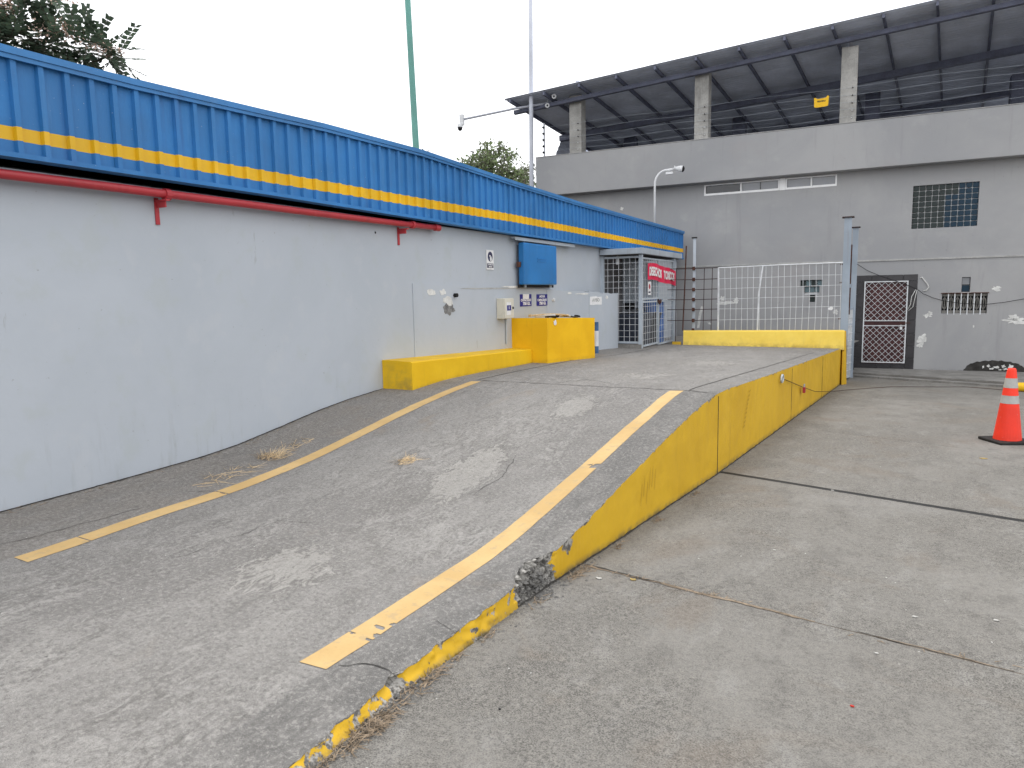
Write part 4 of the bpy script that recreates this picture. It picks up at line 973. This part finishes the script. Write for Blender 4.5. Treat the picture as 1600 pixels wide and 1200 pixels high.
mb = MB(); mb.hexa([K(L-.03, -.05, zy(17)-.03), K(L+.10, .12, zy(17.4)-.03), K(L+.10, .2, zy(17.4)-.03), K(L-.03, .2, zy(17)-.03), K(L-.03, -.006, .70), K(L+.03, -.006, .70), K(L+.03, .2, .70), K(L-.03, .2, .70)]); mb.att = dict(worn=[.05]*len(mb.v), dirt=[.1]*len(mb.v)); mb.build('barrier_end', 'yellow', barrier)
fe = empty('mesh_fence', K(2, .15, .72), 'white wire mesh fence panel on top of the yellow barrier', 'fence')
ux = [.75, .87, .99, 1.11, 1.23, 1.35, 1.47, 1.60, 1.72, 1.84, 1.97, 2.09, 2.22, 2.33, 2.46, 2.59, 2.72, 2.84, 2.97, 3.10, 3.21]; uz = [.735, .95, 1.19, 1.41, 1.63, 1.85, 2.09]
mb = MB()
for u in ux:
    b = .012*math.sin(u*3); mb.tube([K(u, .15, .72), K(u+b, .15+b, 1.4), K(u-.012, .15, 2.085+.012*u)], .0048, 5)
for z in uz[1:]: mb.tube([K(.74+1.24*i/5*2, .158, z+.012*(.74+2.48*i/5)-.012+.006*math.sin(i*2+z*7)) for i in range(6)], .0048, 5)
mb.build('wire_mesh', 'wire', fe)
mb = MB(); mb.tube([K(.73, .15, 2.083), K(2, .15, 2.11), K(3.23, .15, 2.125)], .014, 6); mb.tube([K(.735, .15, .72), K(.725, .15, 2.09)], .014, 6); mb.tube([K(1.56, .12, .72), K(1.57, .12, 1.5), K(1.64, .12, 2.1)], .016, 6); mb.build('frame', 'wire', fe)
fr_ = empty('rusty_fence', K(.2, .15, .72), 'rusty rod fence with dark ties between the cage and the white mesh', 'fence')
mb = MB()
for u, zt in ((-.17, 2.1), (.43, 2.09), (.60, 2.09)): mb.tube([K(u-.01, .15, .40 if u < 0 else .72), K(u, .15, zt)], .008, 5)
for z in uz[1:]: mb.tube([K(-.36, .16, z+.0), K(.2, .165, z-.008), K(.74, .16, z)], .008, 5)
mb.build('rod_mesh', 'rust_dark', fr_)
mb = MB(); mb.tube([K(-.02, .14, .72), K(.01, .14, 1.5), K(.04, .14, 2.58)], .014, 6); mb.build('rusty_rod', 'rust', fr_)
fp = empty('fence_post', K(.22, .15, .72), 'slim grey post with brown insulators standing on the barrier', 'post')
mb = MB(); mb.box(.185, .245, .17, .23, .72, 2.74, K); mb.build('shaft', 'galv', fp)
mb = MB(); mb.box(.15, .27, .14, .26, 2.741, 2.765, K); mb.build('cap', 'black', fp)
for z in uz: mb = MB(); mb.box(.172, .238, .10, .169, z-.045, z+.035, K, bev=.01); mb.build('insulator', 'rust', fp)
# gate posts and folded gate leaf beside the end of the ramp
def post(x, y, zt, wdt, label, mt):
    o = empty('gate_post', (x, y, zy(y)), label, 'post', 'gate posts by the ramp end'); mb = MB(); mb.box(x-wdt/2, x+wdt/2, y-wdt/2, y+wdt/2, zy(y)-.03, zt); mb.build('shaft', mt, o)
    mb = MB(); mb.box(x-wdt*.8, x+wdt*.8, y-wdt*.8, y+wdt*.8, zt+.001, zt+.022); mb.build('cap', 'rust_dark', o)
    for z in (.9, 1.7, 2.1): mb = MB(); mb.box(x-wdt/2-.05, x-wdt/2-.001, y-.02, y+.02, z, z+.03); mb.build('hinge', 'rust', o)
    return o
post(-.545, 17.62, 3.12, .15, 'taller blue grey gate post at the end of the ramp', 'postgrey')
post(-.40, 18.25, 2.94, .115, 'shorter blue grey gate post beside the tiled doorway', 'postgrey')
gl = empty('gate_leaf', (-.45, 17.9, zy(17.9)), 'folded mesh gate leaf standing edge-on between the gate posts', 'gate')
GL = lambda s_, d, z: Vector((-.50+.10*s_+d, 17.72+.48*s_-.1*d, z))
mb = MB(); zb = zy(17.9)+.02
for s_ in (0, 1): mb.box(s_*.94, s_*.94+.06, -.015, .015, zb, 1.15+.2*(1-s_), GL)
for z in (zb, .75, 1.1): mb.box(.061, .939, -.014, .014, z, z+.04, GL)
mb.build('frame', 'postgrey', gl)
mb = MB()
for i in range(1, 8): mb.tube([GL(i/8, .01, zb), GL(i/8, .01, 1.1)], .007, 5)
for i in range(1, 9): mb.tube([GL(.03, .016, zb+i*.17), GL(.97, .016, zb+i*.17)], .007, 5)
mb.build('wire_mesh', 'wire', gl)
mb = MB(); mb.box(.0, .5, -.03, .03, 1.60, 1.68, GL); mb.build('cross_bar', 'postgrey', gl)
mb = MB(); mb.tube([GL(.25, 0, 1.0), GL(.25, 0, 2.55)], .03, 8); mb.build('drop_rod', 'rust', gl)
mb = MB(); mb.slab(blob(3.02, 1.17, .05, .035, 14, .3, 3), K, .13, .14); mb.build('paper_scrap', 'paper', label='white scrap of paper caught in the fence beside the gate post', cat='paper')

# wires on the facade and on the ground
mb = MB(); mb.tube([B(-.40, .06, 2.20), B(-.15, .05, 2.02), B(.1, .05, 1.90), B(.55, .06, 1.72), B(.96, .06, 1.54), B(1.1, .06, 1.42), B(1.3, .06, 1.32), B(1.55, .06, 1.235), B(1.9, .06, 1.175), B(2.4, .06, 1.14), B(2.8, .06, 1.19), B(3.3, .06, 1.29), B(4.5, .06, 1.5)], .007, 6)
mb.build('wall_cable', 'black', label='black cable sagging across the grey facade past the tiled doorway', cat='cable', smooth=True)
mb = MB(); mb.tube([B(1.03, .02, 1.80), B(1.06, .025, 1.82), B(1.18, .03, 1.66), B(1.22, .03, 1.58), B(1.17, .03, 1.50), B(1.10, .03, 1.49)], .014, 6); mb.tube([B(.94, .05, 1.52), B(.86, .05, 1.35), B(.84, .05, 1.15), B(.78, .05, 1.02)], .009, 5); mb.tube([B(.97, .05, 1.52), B(.93, .05, 1.3), B(.90, .05, 1.1), B(.80, .05, 1.0)], .008, 5)
mb.build('white_cable', 'cablewhite', label='loose white cable looped on the wall right of the doorway', cat='cable', smooth=True)
def sidex(y): return ip(XR, y)+.012
mb = MB(); mb.tube([(sidex(10.16), 10.16, .40), (sidex(10.8)+.02, 10.8, .27), (sidex(11.6)+.03, 11.6, .11), (sidex(12.6)+.06, 12.6, -.08), (sidex(14)+.12, 14, -.26), (-.35, 15.3, zy(15.3)+.02), (.4, 16.3, zy(16.3)+.012), (1.2, 16.6, zy(16.6)+.012), (1.75, 16.75, zy(16.75)+.02), (2.3, 16.4, zy(16.4)+.02), (3.0, 16.6, zy(16.6)+.02)], .005, 5)
mb.build('ground_wire', 'rust_dark', label='thin wire running from the yellow ramp side across the yard', cat='wire', smooth=True)
o = empty('padlock', (sidex(11.65)+.03, 11.65, .04), 'small dark red padlock hanging on the wire at the yellow ramp side', 'padlock')
mb = MB(); mb.box(-.05, .05, -.02, .02, 0, .09, lambda a, b, c: Vector((sidex(11.65)+.04+b, 11.65+a, .02+c)), bev=.01); mb.build('body', 'red', o)
mb = MB(); mb.tube([(sidex(11.62)+.04, 11.62, .11), (sidex(11.62)+.04, 11.62, .15), (sidex(11.68)+.04, 11.68, .15), (sidex(11.68)+.04, 11.68, .11)], .008, 6); mb.build('shackle', 'galv', o)
mb = MB(); n = 20
mb.tube([(sidex(10.15)+.004, 10.05+.12*math.cos(a*2*math.pi/n), .415+.05*math.sin(a*2*math.pi/n)) for a in range(n+1)], .012, 6, cap=False)
mb.build('wire_ring', 'galv', label='bent wire ring fixed to the top of the yellow ramp side', cat='ring')
for j, (nm, yy) in enumerate((('scuff_mark', 8.05), ('scuff_mark', 5.05))):
    mb = MB()
    for k in range(9 if j == 0 else 6):
        y0 = yy+.03*k; z0 = .10+.045*k if j == 0 else .10+.02*k
        if j == 0: mb.quad((sidex(y0)-.006, y0-.06, z0), (sidex(y0)-.006, y0+.05, z0+.014), (sidex(y0)-.006, y0+.05, z0+.021), (sidex(y0)-.006, y0-.06, z0+.009))
        else: y0 = yy+.055*k; q = .05*math.sin(k*2.3); mb.quad((sidex(y0)-.006, y0, z0-.09+q), (sidex(y0)-.006, y0+.006, z0-.09+q), (sidex(y0)-.006, y0+.04, z0+.07+q), (sidex(y0)-.006, y0+.036, z0+.07+q))
    mb.build(nm, simple('tyre_scuff', (.38, .235, .03), .8, .3, 20), ramp, recalc=False)

# ------------------------------------------------------------------ traffic cone
cx_, cy_ = 1.50, 10.12; cz_ = zy(cy_)
cone = empty('traffic_cone', (cx_, cy_, cz_), 'orange traffic cone with two grey reflective bands on a black base', 'cone')
mb = MB(); mb.box(-.215, .215, -.215, .215, 0, .035, lambda a, b, c: Vector((cx_+a*math.cos(.45)-b*math.sin(.45), cy_+a*math.sin(.45)+b*math.cos(.45), cz_+c+.01*max(0, a)*2)), bev=.014); mb.build('base', 'rubber', cone)
def cr(z): return .150-.105*z/.88
for nm, a, b, mt, e in (('body', .03, .47, 'orange', 0), ('reflective_band', .47, .565, 'reflect', .002), ('collar', .565, .655, 'orange', 0), ('reflective_band', .655, .77, 'reflect', .002), ('tip', .77, .885, 'orange', 0)):
    mb = MB(); mb.lathe((cx_, cy_, cz_), [(cr(a)+e, a+.0005), (cr(b)+e, b-.0005)] if nm != 'tip' else [(cr(a), a+.0005), (cr(b)+.002, b-.02), (cr(b)-.008, b), (.02, b)], 28); mb.build(nm, mt, cone, smooth=False)
mb = MB(); py = [(2.36, 16.55), (2.5, 16.42), (2.75, 16.4), (3.1, 16.5), (3.6, 16.6)]
mb.tube([(x, y, zy(y)+.085) for x, y in py], [.05, .085, .09, .09, .09], 12); mb.build('yellow_stop', 'electric', label='yellow rounded parking stop at the far right edge of the yard', cat='parking stop', smooth=True)

# ------------------------------------------------------------------ trees
def leaf_quad(mb, p, d, nrm, l, w_):
    d = d.normalized(); sd_ = d.cross(nrm).normalized()*w_
    n = len(mb.v); mb.v += [p, p+d*l*.45+sd_, p+d*l, p+d*l*.45-sd_]; mb.face((n, n+1, n+2, n+3))
def rv(r): return Vector((r.uniform(-1, 1), r.uniform(-1, 1), r.uniform(-1, 1)))
def tree(name, base, trunk_h, clumps, leafmat, label, seed, ls, lw, per, limb_r=.05, comp=False, second=None):
    r = random.Random(seed); base = Vector(base); o = empty(name, base, label, 'tree')
    mb = MB(); top = base+Vector((0, 0, trunk_h)); mb.tube([base-Vector((0, 0, .2)), base+Vector((.05, .03, trunk_h*.5)), top], [limb_r*2.6, limb_r*2.0, limb_r*1.5], 10); mb.build('trunk', 'bark', o, smooth=True)
    lb_ = MB(); lf = MB(); l2 = MB()
    for (c, rad, dens) in clumps:
        c = Vector(c); mid = (top+c)/2+rv(r)*.25
        lb_.tube([top, mid, c], [limb_r, limb_r*.6, limb_r*.25], 6)
        for i in range(int(per*dens)):
            d = rv(r)
            while d.length > 1: d = rv(r)
            d = d.normalized()*(d.length**.6)
            p = c+Vector((d.x*rad[0], d.y*rad[1], d.z*rad[2]))
            tgt = l2 if second and r.random() < .3 else lf
            if comp:
                ax = (p-c+rv(r)*.35+Vector((0, 0, -.1))).normalized(); sd_ = ax.cross(Vector((0, 0, 1))+rv(r)*.4).normalized(); nr = ax.cross(sd_)
                lb_.tube([p-ax*.05, p+ax*ls*4.4], .0025, 3)
                for k in range(6):
                    q = p+ax*ls*.7*(k+1)
                    for sg in (1, -1): leaf_quad(tgt, q, sd_*sg+ax*.7+rv(r)*.15, nr+rv(r)*.3, ls, lw)
            else:
                for k in range(3): leaf_quad(tgt, p+rv(r)*ls*.8, rv(r)+Vector((0, 0, -.25)), rv(r), ls*r.uniform(.7, 1.25), lw)
            if not comp and r.random() < .12: lb_.tube([c+(p-c)*.3, p], [.012, .005], 4)
    lb_.build('limbs', 'bark', o); lf.build('crown', leafmat, o, recalc=False)
    if second: l2.build('crown_second_tone', second, o, recalc=False)  # random share of the leaves in a second leaf colour
    return o
r_ = random.Random(5)
t1 = tree('flowering_tree', (-9.6, 3.9, -.2), 3.4, [((-9.25, 4.75, 4.55), (.42, .42, .42), 1.9), ((-9.0, 5.15, 4.55), (.26, .26, .22), 1.3), ((-9.5, 4.3, 5.1), (.5, .5, .4), 1.3), ((-8.95, 5.2, 5.05), (.22, .22, .15), .45), ((-8.75, 5.5, 4.62), (.22, .22, .12), .5), ((-8.6, 5.75, 4.60), (.18, .22, .10), .7), ((-8.42, 6.02, 4.60), (.12, .16, .07), .5), ((-8.8, 5.45, 5.25), (.2, .2, .12), .4), ((-9.9, 3.6, 5.6), (.9, .8, .6), 1.5), ((-8.9, 5.3, 4.35), (.3, .3, .15), .8), ((-9.7, 4.0, 4.4), (.6, .6, .5), 1.5)], 'leaf', 'dark leafy tree with pinkish blossom rising behind the blue fascia at top left', 11, .095, .034, 40, .05, True)
fl = MB()
for c, n_ in (((-8.70, 5.62, 4.80), 260), ((-8.5, 5.95, 4.66), 200), ((-9.0, 5.1, 5.02), 220), ((-8.95, 5.2, 4.86), 110), ((-8.66, 5.6, 5.2), 60), ((-8.8, 5.4, 4.72), 60)):
    for i in range(n_):
        p = Vector(c)+Vector((r_.gauss(0, .09), r_.gauss(0, .11), r_.gauss(0, .05))); leaf_quad(fl, p, rv(r_), rv(r_), .034, .013)
fl.build('blossom', 'flower', t1, recalc=False)
cl = []; rr = random.Random(3)
for i in range(26):
    a = rr.uniform(0, 6.28); q = rr.random()**.5; h = rr.random()
    cl.append(((-17.35+2.0*q*math.cos(a)*(1.15-h*.6), 32.35+1.7*q*math.sin(a), 6.5+2.35*h*(1-.5*q)), (.62, .62, .5), 1))
cl += [((-18.9, 31.5, 7.7), (.5, .5, .35), .8), ((-18.4, 31.8, 7.9), (.6, .6, .4), 1), ((-18.7, 31.6, 7.2), (.7, .7, .5), 1.2), ((-15.9, 33.1, 7.5), (.5, .5, .4), 1), ((-17.1, 32.4, 8.75), (.75, .75, .35), 1.2), ((-16.6, 32.6, 8.35), (.7, .7, .4), 1)]
tree('round_tree', (-17.3, 32.3, -.5), 5.2, cl, 'leafpale', 'round pale green tree seen between the blue fascia and the grey pole', 21, .20, .055, 62, .11, False, 'leafolive')
tree('small_tree', (-16.0, 24.1, -.5), 5.2, [((-15.85, 24.1, 6.75), (.7, .7, .35), 1.4), ((-15.5, 24.3, 6.5), (.6, .6, .35), 1.2), ((-16.5, 23.9, 6.4), (.7, .7, .4), 1.2)], 'leafolive', 'small treetop just showing beside the green pole', 31, .16, .045, 60, .07)
tree('thin_tree', (-14.6, 30.2, -.5), 5.0, [((-14.55, 30.6, 6.9), (.5, .5, .7), .7), ((-14.0, 31.0, 6.4), (.5, .5, .6), .8), ((-14.3, 30.8, 7.3), (.3, .3, .3), .35)], 'leafolive', 'sparse tree between the grey pole and the back building', 41, .17, .04, 40, .06)

# ------------------------------------------------------------------ litter, straw, debris
r_ = random.Random(12)
def straw(mb, c, n, ru, l, zf, up_=.3):
    for i in range(n):
        a = r_.uniform(0, 6.28); q = r_.random()**.7; x = c[0]+ru[0]*q*math.cos(a); y = c[1]+ru[1]*q*math.sin(a)
        a2 = r_.uniform(0, 6.28); ll = l*r_.uniform(.4, 1.2); z0 = zf(x, y)+.004; h = ll*up_*r_.random()
        p = Vector((x, y, z0)); e = p+Vector((math.cos(a2)*ll, math.sin(a2)*ll, 0)); e.z = zf(e.x, e.y)+.005+h; s_ = Vector((-math.sin(a2), math.cos(a2), .5))*.0022
        mb.quad(p-s_, p+s_, e+s_*.4, e-s_*.4)
mb = MB(); straw(mb, (-4.58, 4.46), 150, (.12, .13), .13, zs, .45); straw(mb, (-4.55, 3.95), 60, (.10, .34), .14, zs, .12); straw(mb, (-4.62, 4.8), 40, (.08, .2), .12, zs, .2)
mb.build('dry_grass', 'straw', label='dry straw tufts lying beside the left painted line', cat='dry grass', kind='stuff', recalc=False)
mb = MB(); straw(mb, (-3.39, 4.74), 90, (.10, .10), .10, zs, .25)
mb.build('dry_grass', 'straw', label='dry straw tuft in the middle of the ramp', cat='dry grass', kind='stuff', recalc=False)
def zyp(x, y): return zy(y)
mb = MB()
for k in range(9): y0 = 2.2+.5*k; straw(mb, (xl(y0)+.06, y0), 14, (.05, .22), .05, zs, .15)
mb.build('wall_foot_litter', 'debris', label='thin litter gathered where the ramp meets the grey wall', cat='debris', kind='stuff', recalc=False)
mb = MB()
for y0, n, sp in ((1.72, 50, .04), (1.92, 110, .055), (2.05, 170, .06), (2.16, 60, .05), (2.36, 50, .06), (2.46, 60, .04), (2.62, 25, .03), (2.95, 22, .025), (3.4, 25, .03), (3.85, 50, .03), (3.95, 45, .05), (4.5, 30, .015), (5.2, 30, .012), (6.1, 30, .012)):
    straw(mb, (ip(XR, y0)+.07, y0), n, (sp, .11), .055, zyp, .35)
mb.build('leaf_debris', 'debris', label='dry leaf and straw debris along the foot of the broken yellow edge', cat='debris', kind='stuff', recalc=False)
def pebbles(mb, pts):
    for x, y, z, s_ in pts:
        n = len(mb.v); q = [Vector((r_.uniform(.6, 1), 0, 0)), Vector((0, r_.uniform(.6, 1), 0)), Vector((-r_.uniform(.6, 1), 0, 0)), Vector((0, -r_.uniform(.6, 1), 0)), Vector((r_.uniform(-.2, .2), r_.uniform(-.2, .2), r_.uniform(.4, .8)))]
        a = r_.uniform(0, 6.28); ca, sa = math.cos(a), math.sin(a)
        mb.v += [Vector((x+(p.x*ca-p.y*sa)*s_, y+(p.x*sa+p.y*ca)*s_, z+p.z*s_)) for p in q]
        for f in ((0, 1, 4), (1, 2, 4), (2, 3, 4), (3, 0, 4)): mb.face([n+i for i in f])
mb = MB(); L = []
for i in range(330):
    y = r_.choice([r_.gauss(3.52, .14), r_.gauss(2.32, .10), r_.uniform(1.7, 4.3)]); x = ip(XR, y)+.02+abs(r_.gauss(0, .05)); L.append((x, y, zy(y), r_.uniform(.004, .016)))
for i in range(90):
    y = r_.gauss(3.53, .1); x = ip(XR, y)-r_.uniform(.0, .05); L.append((x, y, zy(y)+r_.uniform(.0, .1), r_.uniform(.01, .024)))
pebbles(mb, L); mb.build('rubble', 'broken', label='crumbled concrete rubble at the broken ramp edge', cat='rubble', kind='stuff', recalc=False)
mb = MB(); L = [(r_.uniform(-1.6, 2.4), r_.uniform(1.6, 11), 0, r_.uniform(.003, .008)) for i in range(60)]
pebbles(mb, [(x, y, zy(y), s_) for x, y, z, s_ in L if x > ip(XR, y)+.06]); L = [(r_.uniform(-4.9, -1.9), r_.uniform(1.8, 9), 0, r_.uniform(.002, .006)) for i in range(170)]
pebbles(mb, [(x, y, zs(x, y), s_) for x, y, z, s_ in L]); mb.build('loose_grit', 'chip', label='pale grit scattered over the ramp and the yard', cat='grit', kind='stuff', recalc=False)
for x, y, s_, mt, nm, lab in ((-1.40, 3.88, .028, 'chip', 'paper_scrap', 'small white scrap beside the cracked joint at the ramp foot'), (-.52, 4.86, .016, 'chip', 'paper_scrap', 'tiny white scrap in the middle of the yard slab'), (.26, 4.08, .02, 'chip', 'paper_scrap', 'white chip just above the cracked joint, left of two'), (.63, 4.21, .02, 'chip', 'paper_scrap', 'white chip above the cracked joint near the right edge'), (-.01, 3.01, .013, 'redbit', 'red_scrap', 'small red scrap on the near yard slab'), (1.12, 8.87, .055, 'leafbit', 'fallen_leaf', 'yellow fallen leaf on the yard before the traffic cone'), (-.25, 6.74, .022, 'chip', 'paper_scrap', 'white scrap lying on the black slab joint'), (-1.21, 3.95, .03, 'leafbit', 'fallen_leaf', 'fallen leaf in the cracked joint near the ramp foot'), (-1.28, 2.37, .01, 'black', 'pebble', 'small dark pebble on the near yard slab'), (.08, 3.55, .014, 'chip', 'paper_scrap', 'white speck just below the cracked joint')):
    mb = MB(); s_ *= .65; pts = blob(0, 0, s_, s_*.6, 10, .3, s_*100); mb.slab(pts, lambda u, d, z, x=x, y=y: Vector((x+u, y+z, zy(y)+.002-S*z+d+.15*abs(u)*.5)), 0, .004); mb.build(nm, mt, label=lab, cat=nm.split('_')[-1])
mb = MB(); jz = lambda x, y: zy(y)
ribbon(mb, [(-1.6, 4.07), (-1.2, 3.995), (-.8, 3.915), (-.45, 3.85), (-.2, 3.795)], .017, jz, .003, .01)
ribbon(mb, [(.0, 3.76), (.3, 3.70), (.62, 3.63)], .008, jz, .003, .012)
mb.build('joint_dust', 'dust', ground, recalc=False)
mb = MB(); ribbon(mb, [(-1.55, 4.075), (-1.3, 4.02), (-1.05, 3.965)], .012, jz, .0045, .012); ribbon(mb, [(-.1, 3.78), (.3, 3.69)], .003, jz, .0045, .012); mb.build('joint_crack', 'crack', ground, recalc=False)
mb = MB()
for k in range(46):
    y0 = 2.8+.31*k; pts = [(ip(XR, y0)+.012+.006*noise.noise(Vector((y0, 2, 2))), y0), (ip(XR, y0+.31)+.012+.006*noise.noise(Vector((y0+.31, 2, 2))), y0+.31)]
    ribbon(mb, pts, .011, jz, .0035, .008, .02, False)
mb.build('edge_soil', 'crack', ground, recalc=False)
mb = MB()
straw(mb, (-1.25, 3.985), 24, (.28, .015), .04, zyp, .25); straw(mb, (-.75, 3.91), 22, (.3, .018), .05, zyp, .15); straw(mb, (.3, 3.69), 14, (.4, .015), .04, zyp, .1)
mb.build('joint_weeds', 'debris', label='dry weeds caught in the cracked slab joint', cat='weeds', kind='stuff', recalc=False)
